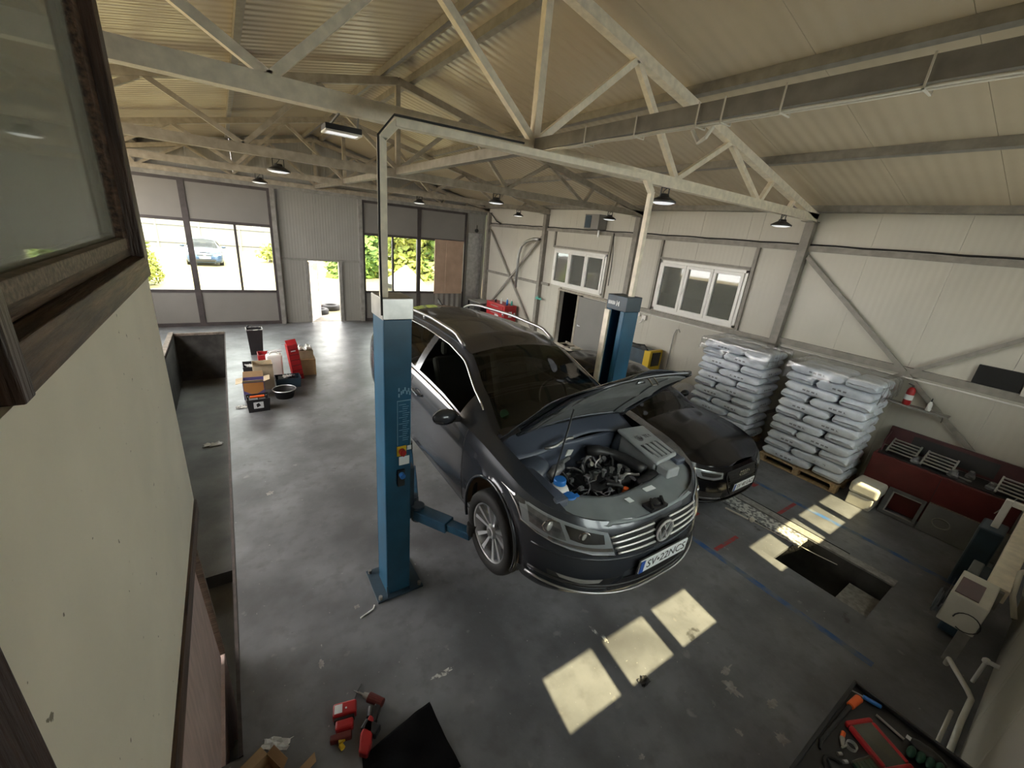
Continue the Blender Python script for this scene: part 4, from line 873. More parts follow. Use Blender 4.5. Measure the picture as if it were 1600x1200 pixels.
part(audi, 'grille_frame', 'engdark', lambda m: m.tube([cA.front(x, z, .008) for x, z in ((-.36, .625), (-.18, .638), (0, .64), (.18, .638), (.36, .625), (.39, .56), (.35, .42), (.27, .31), (.26, .30), (0, .29), (-.26, .30), (-.35, .42), (-.39, .56))], .008, 6, closed=True), world=False)
for k in range(5): part(audi, 'grille_bar', 'blackplastic', lambda m: m.tube([cA.front(-.35 + .7 * t / 10, .60 - k * .035, .007) for t in range(11)], .0035, 5), world=False)
part(audi, 'emblem', 'chrome', lambda m: [ring(m, cA.front(0, .575, .016) + Vector((x, 0, 0)), .036, .0055, n=20) for x in (-.08, -.027, .027, .08)], world=False)
plate_obj(cA, audi, 0, -.018, .41, 'SV 40 LAZ', font=.095)
part(audi, 'bumper_lip', 'paintblack', lambda m: m.tube([cA.front(-.86 + 1.72 * t / 30, .205 + .03 * abs((t - 15) / 15) ** 2, .012) for t in range(31)], .012, 6), world=False, smooth=True)
# ---------------------------------------------------------------- blue car outside
c3_, bl, h3 = build_car('hatch', 'blue_car', 'blue car parked outside on the dry grass, seen through the left gate', 'car', (-1.05, 29.9, -.02), R(2), 'paintblue', detail=False)
h3.build('bonnet', 'paintblue', bl, smooth=True, weld=True, world=False)
fpatch(c3_, bl, 'grille', 'engdark', [(-.36, .64), (.36, .64)], [(-.36, .58), (.36, .58)], .004, 10)
fpatch(c3_, bl, 'lower_intake', 'engdark', [(-.5, .40), (.5, .40)], [(-.5, .26), (.5, .26)], .004, 10)
for sx in (-1, 1):
    fpatch(c3_, bl, 'headlamp', 'bulb', [(sx * .42, .66), (sx * .82, .74)], [(sx * .44, .57), (sx * .84, .64)], .006, 8)
    part(bl, 'door_mirror', 'paintblue', lambda m: m.sphere((sx * 1.0, 1.45, 1.0), .1, 10, (1.2, .6, .7)), world=False, smooth=True)
part(bl, 'emblem', 'chrome', lambda m: m.cyl(c3_.front(0, .61, .01), c3_.front(0, .61, .02), .06), world=False)
part(bl, 'number_plate', 'plate', lambda m: m.box(-.26, .26, -.03, -.02, .44, .55), world=False)
# ================================================================ MEZZANINE WINDOW, NEAR AND RIGHT SIDE
def pw(x, px):  # height/length helper kept for readability
    return x
wr_ = bpy.data.objects.new('window_5', None); COL.objects.link(wr_); struct(wr_); wr_.location = (XW, 2, 2.8)
yE = 3.22
zb_ = 2.935; yN = 1.235
part(wr_, 'sill_rail', 'wood', lambda m: m.prism([(XW - .15, yN, zb_), (XW + .015, yN, zb_), (XW + .015, yN, zb_ + .115), (XW - .15, yN, zb_ + .125)], (0, yE + .02 - yN, 0)), bevel=.004)
part(wr_, 'jamb', 'woodv', lambda m: m.box(XW - .15, XW + .018, yE - .11, yE + .022, zb_ + .10, 5.2), bevel=.005)
part(wr_, 'jamb', 'woodv', lambda m: m.box(XW - .15, XW + .02, yN - .05, yN + .01, zb_ - .0, 5.2), bevel=.005)
sh_ = part(wr_, 'sash', 'wood', lambda m: (m.box(XW - .13, XW - .035, yN + .01, yE - .11, zb_ + .12, zb_ + .215), m.box(XW - .13, XW - .035, yE - .24, yE - .11, zb_ + .2, 5.2), m.box(XW - .13, XW - .035, yN + .01, yN + .08, zb_ + .2, 5.2)), bevel=.006)
part(wr_, 'glazing_bead', 'woodend', lambda m: (m.box(XW - .06, XW - .026, yN + .08, yE - .24, zb_ + .165, zb_ + .22),), bevel=.003)
part(wr_, 'spacer_strip', 'galv', lambda m: (m.box(XW - .10, XW - .07, yE - .30, yE - .245, zb_ + .24, 5.2), m.box(XW - .10, XW - .07, yN + .08, yE - .24, zb_ + .22, zb_ + .235)))
part(wr_, 'pane', 'oldglass', lambda m: (m.box(XW - .105, XW - .101, yN + .08, yE - .24, zb_ + .21, 5.2), m.box(XW - .068, XW - .064, yN + .08, yE - .24, zb_ + .21, 5.2)))
m = MB(); m.box(XW - 3.1, XW - .16, yE - .12, yE, 1.5, 3.0); m.box(XW - 3.1, XW - 2.2, yE - .12, yE, 3.0, 4.9); m.box(XW - .5, XW - .16, yE - .12, yE, 3.0, 4.9)
struct(m.build('wall_office', 'farpanel', origin=False))
m = MB(); m.box(XL, XW - .16, YN, yE, 4.60, 4.66)
struct(m.build('ceiling_office', 'farpanel', origin=False))
m = MB(); [m.box(a, b, yE - .15, yE + .02, 3.0, 4.6) for a, b in ((XW - 2.25, XW - 2.15), (XW - 1.4, XW - 1.3), (XW - .55, XW - .45))]; m.box(XW - 2.2, XW - .5, yE - .15, yE + .02, 2.98, 3.06); m.box(-.68, -.575, yE - .18, yE - .12, 1.5, 4.6)  # added post and frame bars imitate a window frame reflected in the glass
struct(m.build('trim_reflection', 'wood', origin=False))
# dark timber post beside the viewer
solo('door_post', 'woodv', lambda m: m.box(XW + .002, XW + .05, .50, .76, 1.4, 3.6), 'dark brown timber post crossing the bottom left corner of the view', 'post', bevel=.004)
# pink plywood and timber below the mezzanine wall
solo('plywood_panel', 'pinkboard', lambda m: m.prism([(-.44, .4, 1.27), (-.44, 2.72, 1.27), (-.44, 3.02, .0), (-.44, .4, .0)], (.03, 0, 0)), 'tall pinkish plywood panel standing under the cream wall', 'panel')
solo('timber_batten', 'woodend', lambda m: m.beam((-.405, 2.78, 1.25), (-.405, 3.05, .02), .03, .05, up=(1, 0, 0)), 'weathered batten along the slanted edge of the pink plywood', 'batten')
solo('plywood_panel', 'pinkboard', lambda m: m.prism([(-.42, 2.2, -.02), (-.42, 3.10, -.02), (-.42, 3.14, -1.4), (-.42, 2.2, -1.4)], (.03, 0, 0)), 'lower pinkish plywood panel reaching down beside the pit steps', 'panel')
# pit edge irons and rag
solo('edge_iron', 'rust', lambda m: m.box(LP[1] - .006, LP[1] + .018, LP[2], LP[3], -.05, .006), 'rusty edge iron along the right rim of the left pit', 'edging')
solo('edge_iron', 'kerb', lambda m: (m.box(LP[0] - .10, LP[0], LP[2], LP[3], -.05, .05)), 'raised worn kerb along the left rim of the left pit', 'edging')
solo('edge_iron', 'kerb', lambda m: m.box(LP[0], LP[1], LP[3] - .02, LP[3] + .05, -.05, .012), 'pale edging across the far end of the left pit', 'edging')
def crumple(c0, sx, sy, sz, seed, n=9):
    rr = random.Random(seed)
    def g(u, v): return Vector((c0[0] + (u - .5) * sx + rr.uniform(-.1, .1) * sx, c0[1] + (v - .5) * sy + rr.uniform(-.1, .1) * sy, c0[2] + abs(rr.gauss(0, 1)) * sz))
    return lambda m: m.grid(g, n, n)
solo('paper_rag', 'plate', crumple((-.70, 9.55, -1.345), .32, .12, .02, 3), 'small bright paper rag lying in the left pit', 'rag', solid=.002)
# covers and ledge of the right pit
solo('pit_cover', 'floor', lambda m: m.box(RP[0], RP[1] - .28, 1.36, 3.4, -.05, -.012), 'flat grey steel cover closing the right pit', 'cover')
solo('pit_grating', 'whitescuff', lambda m: m.box(RP[1] - .27, RP[1] + .0, 1.30, 3.4, -.03, .006), 'speckled grating strip beside the pit cover', 'grating')
solo('pit_ledge', 'cementpatch', lambda m: m.box(RP[1] + .01, RP[1] + .15, .42, 3.2, .0, .02), 'low concrete ledge along the right pit', 'ledge')
solo('pit_rail', 'softblack', lambda m: m.box(RP[1] + .17, RP[1] + .20, .9, 3.6, .0, .004), 'black slot rail beside the right pit ledge', 'rail')
solo('pit_rod', 'cable', lambda m: (m.tube([(5.45, 2.2, .02), (5.50, 1.9, .02)], .012, 6), m.sphere((5.52, 1.86, .03), .035, 10), m.tube([(5.52, 1.86, .02), (5.56, 1.5, .015), (5.62, 1.1, .012), (5.66, .9, .012)], .005, 5)), 'thin cable with a round joint lying by the right pit', 'cable')
# dark tools chest against the right wall
tc = E('tool_chest', 'large dark red steel chest with open lid against the right wall', 'chest', (8.1, .65, 0))
part(tc, 'body', 'darkred', lambda m: m.box(7.84, 8.36, -.10, 1.42, .02, .78), bevel=.012)
part(tc, 'top_tray', 'engdark', lambda m: m.box(7.88, 8.34, -.06, 1.38, .775, .795))
part(tc, 'lid', 'maroon', lambda m: m.prism([(8.34, -.12, .80), (8.39, -.12, .80), (8.43, -.12, 1.10), (8.39, -.12, 1.10)], (0, 1.56, 0)), bevel=.005)
part(tc, 'lid_lining', 'blackplastic', lambda m: m.prism([(8.335, .25, .84), (8.34, .25, .84), (8.385, .25, 1.05), (8.38, .25, 1.05)], (0, .9, 0)))
part(tc, 'lid_stay', 'maroon', lambda m: m.tube([(8.0, 1.37, .79), (8.12, 1.40, .93), (8.38, 1.42, 1.02)], .012, 6))
part(tc, 'door_seam', 'maroon', lambda m: m.box(7.835, 7.842, .64, .65, .04, .76))
for k, (x, y, lb) in enumerate(((8.17, 1.16, 'nearest the pallets'), (8.13, .76, 'in the middle of the chest'), (8.13, .02, 'at the far right end of the chest'))):
    g = E('slatted_grate', 'silver slatted grate on the red chest, ' + lb, 'grate', (x, y, .80), group='grates on the chest')
    g.rotation_euler = (0, -.55, 0); g.location.z += .035
    for j in range(5): part(g, 'slat', 'galv', lambda m: m.beam((-.14 + .06 * j, -.15, .075), (-.14 + .06 * j, .15, .085), .022, .02), world=False, bevel=.003)
    part(g, 'frame_bar', 'galv', lambda m: m.box(-.17, .13, -.165, -.145, .055, .085), world=False); part(g, 'frame_bar', 'galv', lambda m: m.box(-.17, .13, .145, .165, .055, .085), world=False); part(g, 'foot', 'engdark', lambda m: m.box(-.08, .06, -.10, .10, 0, .055), world=False)
for k, (x, y, r_, lb) in enumerate(((7.97, .98, .05, 'left of the middle grate'), (7.98, .58, .06, 'right of the middle grate'), (8.18, .44, .05, 'behind the flat wrench'), (8.02, .22, .055, 'beside the far grate'), (8.26, .92, .04, 'near the open lid'))):
    g = E('machine_part', 'dark greasy round car part on the red chest, ' + lb, 'car part', (x, y, .797), group='car parts on the chest')
    part(g, 'housing', 'engmid', lambda m: m.lathe([(0, 0), (r_, 0), (r_, .03), (r_ * .7, .05), (r_ * .7, .08), (0, .085)], n=18), world=False, smooth=False)
    part(g, 'flange', 'galv', lambda m: (m.lathe([(r_ * .3, .085), (r_ * .5, .085), (r_ * .5, .10), (r_ * .3, .10)], n=14), m.cyl((r_, 0, .02), (r_ + .06, .02, .03), .014)), world=False)
solo('flat_wrench', 'galv', lambda m: (m.beam((8.0, .42, .806), (8.06, .62, .806), .03, .012), m.cyl((8.0, .42, .80), (8.0, .42, .815), .028, n=6), m.cyl((8.06, .62, .80), (8.06, .62, .815), .028, n=6)), 'flat steel wrench lying on the red chest', 'wrench')
solo('thin_rod', 'galv', lambda m: m.tube([(7.70, .08, .62), (7.95, -.02, .83)], .006, 6), 'thin bright rod leaning on the front of the red chest', 'rod')
# foam blocks
solo('foam_block', 'offwhite', lambda m: m.box(7.44, 7.84, 1.12, 1.42, 0, .19), 'lower cream foam block beside the red chest', 'block', bevel=.012, bseg=3)
solo('foam_block', 'offwhite', lambda m: m.box(7.43, 7.85, 1.09, 1.44, .192, .375), 'upper cream foam block, stacked on the other by the red chest', 'block', bevel=.045, bseg=4)
# leaning window frame and board
def lean(y, t): return Vector((7.62 + .20 * t, y, .01 + .36 * t))
fw = E('leaning_window_frame', 'dark grey empty window frame leaning on the red chest', 'window frame', (7.66, .86, 0))
def slab(m, y0, y1, t0, t1, th=.03): m.prism([lean(y0, t0), lean(y1, t0), lean(y1, t1), lean(y0, t1)], (.03, 0, -.015))
part(fw, 'frame', 'framegrey', lambda m: (slab(m, .66, 1.08, 0, .12), slab(m, .66, 1.08, .88, 1), slab(m, 1.02, 1.08, .12, .88), slab(m, .66, .70, .12, .88)), bevel=.004)
part(fw, 'inner_frame', 'steeldark', lambda m: (slab(m, .70, 1.02, .12, .15), slab(m, .70, 1.02, .85, .88), slab(m, 1.005, 1.02, .15, .85)))
lb_ = E('leaning_board', 'grey-green board with an oval dent leaning on the red chest', 'board', (7.68, .3, 0))
part(lb_, 'sheet', 'pitfloor', lambda m: slab(m, -.14, .64, 0, 1), bevel=.003)
part(lb_, 'edge_strip', 'woodend', lambda m: m.beam(lean(-.14, 1.0) + Vector((.012, 0, 0)), lean(.64, 1.0) + Vector((.012, 0, 0)), .014, .02))
part(lb_, 'oval_dent', 'steeldark', lambda m: m.tube([lean(.44 + .09 * cos(t * pi / 10), .48 + .16 * sin(t * pi / 10)) + Vector((-.006, 0, .004)) for t in range(20)], .008, 5, closed=True))
# shelf with fire extinguisher, black panel
sf = E('wall_shelf', 'narrow grey steel shelf on the right wall holding the fire extinguisher', 'shelf', (8.36, 1.3, 1.49))
part(sf, 'board', 'steeldark', lambda m: m.box(8.22, 8.385, .90, 1.74, 1.48, 1.50)); part(sf, 'bracket', 'steel', lambda m: [m.prism([(8.385, y, 1.48), (8.25, y, 1.48), (8.385, y, 1.36)], (0, .01, 0)) for y in (.96, 1.68)])
fe = E('fire_extinguisher', 'red fire extinguisher standing on the wall shelf', 'fire extinguisher', (8.30, 1.39, 1.50))
part(fe, 'cylinder', 'red', lambda m: m.lathe([(0, 0), (.045, 0), (.05, .01), (.05, .22), (.035, .26), (.015, .275), (0, .275)], n=20), world=False, smooth=True)
part(fe, 'valve', 'blackplastic', lambda m: (m.cyl((0, 0, .27), (0, 0, .30), .014), m.beam((-.01, -.01, .30), (-.02, .06, .32), .015, .012)), world=False)
part(fe, 'label', 'label', lambda m: m.lathe([(.0508, .08), (.0508, .16)], n=20), world=False)
bt = E('spray_bottle', 'white and grey squeeze bottle on the wall shelf', 'bottle', (8.30, 1.14, 1.50))
part(bt, 'body', 'white', lambda m: m.lathe([(0, 0), (.03, 0), (.032, .01), (.028, .10), (.01, .14), (0, .14)], n=14), world=False, smooth=True); part(bt, 'nozzle', 'engdark', lambda m: m.lathe([(.01, .135), (.006, .19), (0, .19)], n=10), world=False)
solo('small_frame', 'teal', lambda m: (m.box(8.375, 8.385, 1.62, 1.72, 1.64, 1.65), m.box(8.375, 8.385, 1.62, 1.72, 1.74, 1.75), m.box(8.375, 8.385, 1.62, 1.63, 1.65, 1.74), m.box(8.375, 8.385, 1.71, 1.72, 1.65, 1.74), m.box(8.385, 8.5, 1.66, 1.68, 1.69, 1.70)), 'tiny green wire frame on the wall above the shelf end', 'frame')
solo('black_board', 'darkvoid', lambda m: m.box(8.43, 8.495, .44, .885, 2.02, 2.28), 'matt black rectangular board on the right wall', 'board')
solo('wall_duct', 'offwhite', lambda m: m.box(8.38, 8.495, .28, .42, 2.0, 2.3), 'pale square duct beside the black board', 'duct', bevel=.005)
# exhaust pipe, heater box, tape, sockets
solo('exhaust_pipe', 'galv', lambda m: m.tube([(8.30, 11.05, 3.28), (8.28, 11.3, 3.27), (8.28, 11.65, 3.18), (8.28, 11.95, 3.0), (8.28, 12.06, 2.75), (8.28, 12.06, 1.62)], .048, 16), 'silver bent exhaust extraction pipe hanging on the far right wall', 'pipe', smooth=True)
hb_ = E('heater_box', 'grey wall heater box high between column and window', 'heater', (8.35, 8.65, 3.66))
part(hb_, 'casing', 'gatepanel', lambda m: m.box(8.18, 8.49, 8.38, 8.92, 3.68, 4.05), bevel=.01); part(hb_, 'grille', 'bluedark', lambda m: m.box(8.17, 8.18, 8.66, 8.88, 3.71, 4.02))
part(hb_, 'pipe', 'galv', lambda m: m.cyl((8.36, 8.5, 3.66), (8.36, 8.5, 3.50), .03))
solo('green_cloth', 'teal', crumple((8.33, 10.75, 1.50), .06, .26, .04, 12), 'teal cloth tied to the steel column left of the dark doorway', 'cloth', solid=.004)
bpy.data.objects['green_cloth'].location.z = 1.42
sk = E('wall_sockets', 'white wall sockets with a plug beside the blue post', 'socket', (8.45, 6.75, 1.6))
part(sk, 'strip', 'pvc', lambda m: m.box(8.44, 8.5, 6.70, 6.98, 1.72, 1.80), bevel=.004); part(sk, 'box', 'pvc', lambda m: m.box(8.43, 8.5, 6.50, 6.62, 1.66, 1.78), bevel=.004); part(sk, 'plug', 'pvc', lambda m: m.tube([(8.42, 6.56, 1.68), (8.41, 6.60, 1.60), (8.44, 6.66, 1.58)], .018, 8))
solo('hose_hook', 'steeldark', lambda m: m.tube([(8.46, 5.50, 1.60), (8.46, 5.54, 1.66), (8.46, 5.60, 1.64), (8.46, 5.64, 1.5), (8.46, 5.64, .5)], .010, 6), 'thin dark pipe with a hooked top on the wall under the large window', 'pipe')
solo('hanging_cable', 'rubber', lambda m: m.tube([(8.42, 8.0, 3.62), (8.40, 7.95, 3.4), (8.42, 7.92, 3.1), (8.40, 7.88, 2.8), (8.42, 7.9, 2.3)], .012, 6), 'dark loose cable hanging beside the small window', 'cable')
solo('hanging_cable', 'rubber', lambda m: m.tube([(8.40, 14.30, 4.0), (8.40, 14.1, 3.9), (8.42, 13.9, 3.75), (8.44, 13.6, 3.67)], .02, 6), 'black cable dropping from the far corner column', 'cable')
# welding charger trolley
ch = E('charger_trolley', 'black and yellow charger trolley behind the blue right post', 'charger', (8.2, 6.15, 0))
part(ch, 'case', 'bluedark', lambda m: m.box(8.0, 8.4, 5.86, 6.60, .50, 1.06), bevel=.02); part(ch, 'front_panel', 'yellow', lambda m: (m.box(7.98, 8.42, 5.80, 5.88, .50, 1.10), m.box(7.97, 8.0, 5.80, 5.98, .50, 1.08)), bevel=.01)
part(ch, 'display', 'blackplastic', lambda m: m.box(8.05, 8.34, 5.785, 5.80, .72, 1.05)); part(ch, 'cart', 'engdark', lambda m: (m.box(7.98, 8.42, 5.82, 6.7, .44, .48), [m.box(x, x + .03, y, y + .03, .02, .45) for x in (8.0, 8.36) for y in (5.86, 6.64)]))
part(ch, 'cable_bundle', 'rubber', lambda m: (m.tube([(8.1, 6.0, 1.07), (8.2, 6.2, 1.13), (8.25, 6.4, 1.09), (8.1, 6.5, 1.12), (8.15, 6.25, 1.10)], .02, 6)))
# ladder on trestles and scrap frames behind the black car
ld = E('metal_ladder', 'grey metal ladder lying on low trestles near the dark doorway', 'ladder', (7.5, 7.6, 0))
for x in (7.15, 7.50): part(ld, 'rail', 'steel', lambda m: m.beam((x, 6.5, .58), (x + .15, 8.4, .66), .03, .07))
for t in range(7): part(ld, 'rung', 'steel', lambda m: m.beam((7.17 + .02 * t, 6.6 + .28 * t, .60 + .012 * t), (7.52 + .02 * t, 6.6 + .28 * t, .60 + .012 * t), .03, .03))
for y in (6.8, 8.1): part(ld, 'trestle', 'steeldark', lambda m: (m.box(7.1, 7.75, y - .03, y + .03, .48, .54), m.beam((7.15, y - .18, 0), (7.2, y, .5), .03, .03), m.beam((7.15, y + .18, 0), (7.2, y, .5), .03, .03), m.beam((7.7, y - .18, 0), (7.65, y, .5), .03, .03), m.beam((7.7, y + .18, 0), (7.65, y, .5), .03, .03)))
wb = E('plastic_sack', 'translucent white plastic sack behind the black car, beside the far pallet', 'sack', (8.0, 4.75, 0))
part(wb, 'sack', 'film', lambda m: m.grid(lambda u, v: Vector(((.26 + .05 * sin(9 * u * 2 * pi) * sin(pi * v)) * sin(pi * v) ** .6 * cos(2 * pi * u), (.24 + .04 * sin(7 * u * 2 * pi) * sin(pi * v)) * sin(pi * v) ** .6 * sin(2 * pi * u), .33 - .33 * cos(pi * v))), 40, 16), world=False, smooth=True)
# far corner: red cabinet with bottles, black bench
rc = E('red_cabinet', 'bright red tool cabinet with white stickers in the far right corner', 'cabinet', (8.1, 12.6, 0))
part(rc, 'body', 'red', lambda m: m.box(7.86, 8.36, 11.98, 13.25, .08, .98), bevel=.015)
for k in range(3): part(rc, 'drawer', 'red', lambda m: m.box(7.845, 7.862, 12.10, 13.18, .20 + .25 * k, .42 + .25 * k), bevel=.005)
for k in range(3): part(rc, 'handle', 'galv', lambda m: m.box(7.825, 7.845, 12.4, 12.9, .37 + .25 * k, .39 + .25 * k))
part(rc, 'door_panel', 'red', lambda m: m.box(7.92, 8.32, 11.965, 11.98, .15, .90), bevel=.004)
part(rc, 'sticker', 'label', lambda m: m.box(8.02, 8.16, 11.960, 11.965, .58, .78)); part(rc, 'sticker', 'label', lambda m: m.box(8.24, 8.30, 11.960, 11.965, .66, .74)); part(rc, 'sticker', 'label', lambda m: m.box(7.836, 7.845, 12.35, 12.60, .52, .60))
part(rc, 'caster', 'rubber', lambda m: [m.cyl((x, y, .04), (x + .03, y, .04), .04) for x in (7.9, 8.28) for y in (12.05, 13.15)])
for x, y, h_, mt, lb in ((8.05, 12.15, .26, 'bluecap', 'tall blue spray bottle at the near edge of the red cabinet'), (8.22, 12.12, .20, 'teal', 'teal spray bottle right of the blue bottle on the red cabinet'), (8.02, 12.5, .16, 'white', 'short white bottle in the middle of the red cabinet'), (8.0, 12.85, .13, 'blackplastic', 'black tin at the far end of the red cabinet'), (8.15, 12.7, .15, 'galv', 'grey tin in the second row of the red cabinet')):
    bt = E('bottle', lb, 'bottle', (x, y, .98)); part(bt, 'body', mt, lambda m: m.lathe([(0, 0), (.035, 0), (.035, h_ * .6), (.012, h_ * .8), (0, h_ * .8)], n=14), world=False, smooth=True); part(bt, 'cap', 'white', lambda m: m.lathe([(.013, h_ * .78), (.013, h_), (0, h_)], n=10), world=False)
bh = E('work_bench', 'black steel bench in the far right corner, left of the red cabinet', 'bench', (8.0, 13.9, 0))
part(bh, 'top', 'steeldark', lambda m: m.box(7.65, 8.34, 13.35, 14.35, .80, .84)); part(bh, 'lower_shelf', 'steeldark', lambda m: m.box(7.70, 8.30, 13.4, 14.3, .25, .28))
for x in (7.68, 8.30):
    for y in (13.38, 14.32): part(bh, 'leg', 'engdark', lambda m: m.box(x - .025, x + .025, y - .025, y + .025, 0, .80))
solo('dark_machine', 'engdark', lambda m: (m.box(7.75, 8.2, 13.5, 14.0, .28, .62), m.cyl((7.95, 13.75, .62), (7.95, 13.75, .74), .12)), 'dark machine on the lower shelf of the corner bench', 'machine', bevel=.02)
# panel with number scribble left of the corner: small fittings on the far wall pier
solo('wall_bracket', 'engdark', lambda m: (m.cyl((8.1, YF - .04, 3.35), (8.1, YF - .0, 3.35), .07), m.beam((8.1, YF - .03, 3.35), (8.1, YF - .03, 3.55), .02, .02)), 'dark round bracket high on the pier beside the far gate', 'bracket')
solo('pier_panel', 'galv', lambda m: m.box(7.75, 8.35, YF - .03, YF - .005, .15, 3.25), 'pale narrow steel panel on the pier beside the far gate', 'panel')
# ---------------------------------------------------------------- near right: alignment beam, box, pipes
ab_ = E('alignment_beam', 'pale painted steel beam on posts along the near right wall', 'beam', (5.8, -.14, 0))
part(ab_, 'beam', 'steelpale', lambda m: m.box(4.62, 7.2, -.22, -.10, 1.06, 1.18), bevel=.006)
for x in (5.2, 6.9): part(ab_, 'post', 'steeldark', lambda m: m.box(x - .04, x + .04, -.20, -.12, 0, 1.06))
cb_ = E('control_box', 'off-white control box with a maroon top panel at the end of the pale beam', 'control box', (4.4, -.1, 0))
part(cb_, 'casing', 'offwhite', lambda m: m.box(4.17, 4.61, -.17, .03, .93, 1.19), bevel=.008)
part(cb_, 'top_panel', 'maroon', lambda m: m.box(4.20, 4.48, -.11, .015, 1.19, 1.195)); part(cb_, 'bracket', 'steeldark', lambda m: m.box(4.58, 4.62, -.20, -.10, 1.0, 1.16))
part(cb_, 'cable_loop', 'rubber', lambda m: m.tube([(4.155, -.11 + .07 * cos(t * pi / 9), 1.02 + .075 * sin(t * pi / 9)) for t in range(16)], .004, 6))
solo('hanging_rag', 'greyplastic', crumple((4.2, .055, .95), .10, .04, .10, 8), 'small grey rag hanging off the side of the control box', 'rag', solid=.004)
wf = E('tube_frame', 'white square tube frame beyond the pale beam at the right edge', 'frame', (6.8, -.02, 0))
part(wf, 'tube', 'pvc', lambda m: (m.box(6.75, 6.81, -.01, .05, .80, 1.16), m.box(6.75, 6.81, -.36, -.01, 1.10, 1.16)), bevel=.008); part(wf, 'base', 'bluedark', lambda m: m.box(6.62, 6.98, -.08, .12, 0, .80), bevel=.02)
for k, (pts, r_, mt, lb) in enumerate(([[(4.62, -.30, 1.0), (4.72, -.24, 1.12), (4.9, -.22, 1.24), (5.05, -.28, 1.26), (5.2, -.32, 1.22)], .018, 'cable', 'thick beige hose arching over the end of the pale beam'], [[(4.95, -.30, 1.05), (5.1, -.26, 1.2), (5.2, -.3, 1.26), (5.35, -.33, 1.2)], .014, 'cable', 'beige hose behind the thick one at the pale beam'], [[(4.7, -.30, .95), (4.95, -.24, 1.10), (5.3, -.24, 1.2)], .006, 'rubber', 'thin dark wire crossing the hoses at the pale beam'])):
    solo('hose', mt, lambda m: m.tube(pts, r_, 8), lb, 'hose', smooth=True)
solo('coolant_machine', 'bluedark', lambda m: m.box(5.55, 6.3, -.2, .0, .02, .55), 'dark blue machine standing under the pale beam', 'machine', bevel=.02)
solo('paint_tin', 'greyplastic', lambda m: m.box(5.75, 6.05, -.06, .02, .60, .72), 'grey-green box on the machine under the pale beam', 'box', bevel=.01)
bpy.data.objects['paint_tin'].location.z = .55
solo('floor_pipe', 'offwhite', lambda m: m.tube([(3.6, -.37, .06), (4.45, -.36, .06), (4.72, -.36, .10), (4.74, -.32, .14), (4.9, -.20, .16), (5.0, -.16, .14), (5.02, -.16, .06)], .020, 10), 'beige plumbing pipe with elbows low along the near wall', 'pipe', smooth=True)
solo('floor_pipe', 'offwhite', lambda m: m.tube([(3.6, -.30, .04), (4.5, -.30, .04)], .014, 8), 'thin beige pipe beside the plumbing pipe low on the near wall', 'pipe', smooth=True)
solo('valve', 'white', lambda m: (m.sphere((5.1, -.34, .26), .03, 10), m.cyl((5.1, -.34, .26), (5.1, -.415, .27), .02), m.cyl((5.1, -.34, .26), (5.1, -.34, .0), .014)), 'small white valve above the bent pipe by the near wall', 'valve')
# ================================================================ PALLETS OF BAGS
def pallet(x, y, lb):
    p = E('wooden_pallet', lb, 'pallet', (x, y, 0), group='pallets')
    for k in range(3):
        yy = -.60 + .555 * k
        part(p, 'bottom_board', 'palletwood', lambda m: m.box(-.40 + .335 * k, -.40 + .335 * k + .12, -.60, .60, 0, .018), world=False)
        for j in range(3): part(p, 'block', 'palletwood', lambda m: m.box(-.40 + .335 * j, -.40 + .335 * j + .12, yy, yy + .09, .018, .10), world=False, bevel=.004)
        part(p, 'stringer', 'palletwood', lambda m: m.box(-.40, .40, yy, yy + .10, .10, .12), world=False)
    for j in range(5): part(p, 'deck_board', 'palletwood', lambda m: m.box(-.40 + .17 * j, -.40 + .17 * j + .12, -.60, .60, .12, .14), world=False)
    return p
def bag_mesh(lx, ly, lz, seed):
    o = Vector((seed * 3.1, seed * 1.7, 0)); m = MB()
    def g(u, v):
        a = (u - .5) * 2; b = 2 * pi * v; cb, sb = cos(b), sin(b); e = .30
        ty = abs(cb) ** e * (1 if cb > 0 else -1); tz = abs(sb) ** .5 * (1 if sb > 0 else -1)
        aa = abs(a); sh = (1 - aa ** 11) ** .5 if aa < 1 else 0
        p = Vector((a * lx / 2 * (1 - .03 * abs(tz)), ty * ly / 2 * (.90 + .10 * sh) * (1 if aa < .97 else .93), tz * lz / 2 * max(.05, sh)))
        n = MN.noise(p * 9 + o) * .009 + MN.noise(Vector((p.x * 7, p.y * 26, p.z * 30)) + o) * .008 * (.4 + aa ** 3)
        p.z += n * 1.1; p.y += n * .7
        return p
    m.grid(g, 36, 29); m.mi = 1
    if lx > .6: [m.quad(*[Vector((sgx * .0 + a, s_ * (ly / 2 + .001 + .0), z)) for a, z in ((x0, -.012), (x0 + .045, -.012), (x0 + .045, .012), (x0, .012))]) for s_ in (-1, 1) for sgx in (1,) for x0 in (-.10, -.04, .03, .10)]
    b = m.build('plastic_bag', ['bag', 'bagprint'], smooth=True, origin=False); return b
proto = {}
for i in range(3):
    proto[('L', i)] = bag_mesh(.775, .388, .146, i + 1); proto[('S', i)] = bag_mesh(.79, .40, .146, i + 11)
used = set(); rb = random.Random(11)
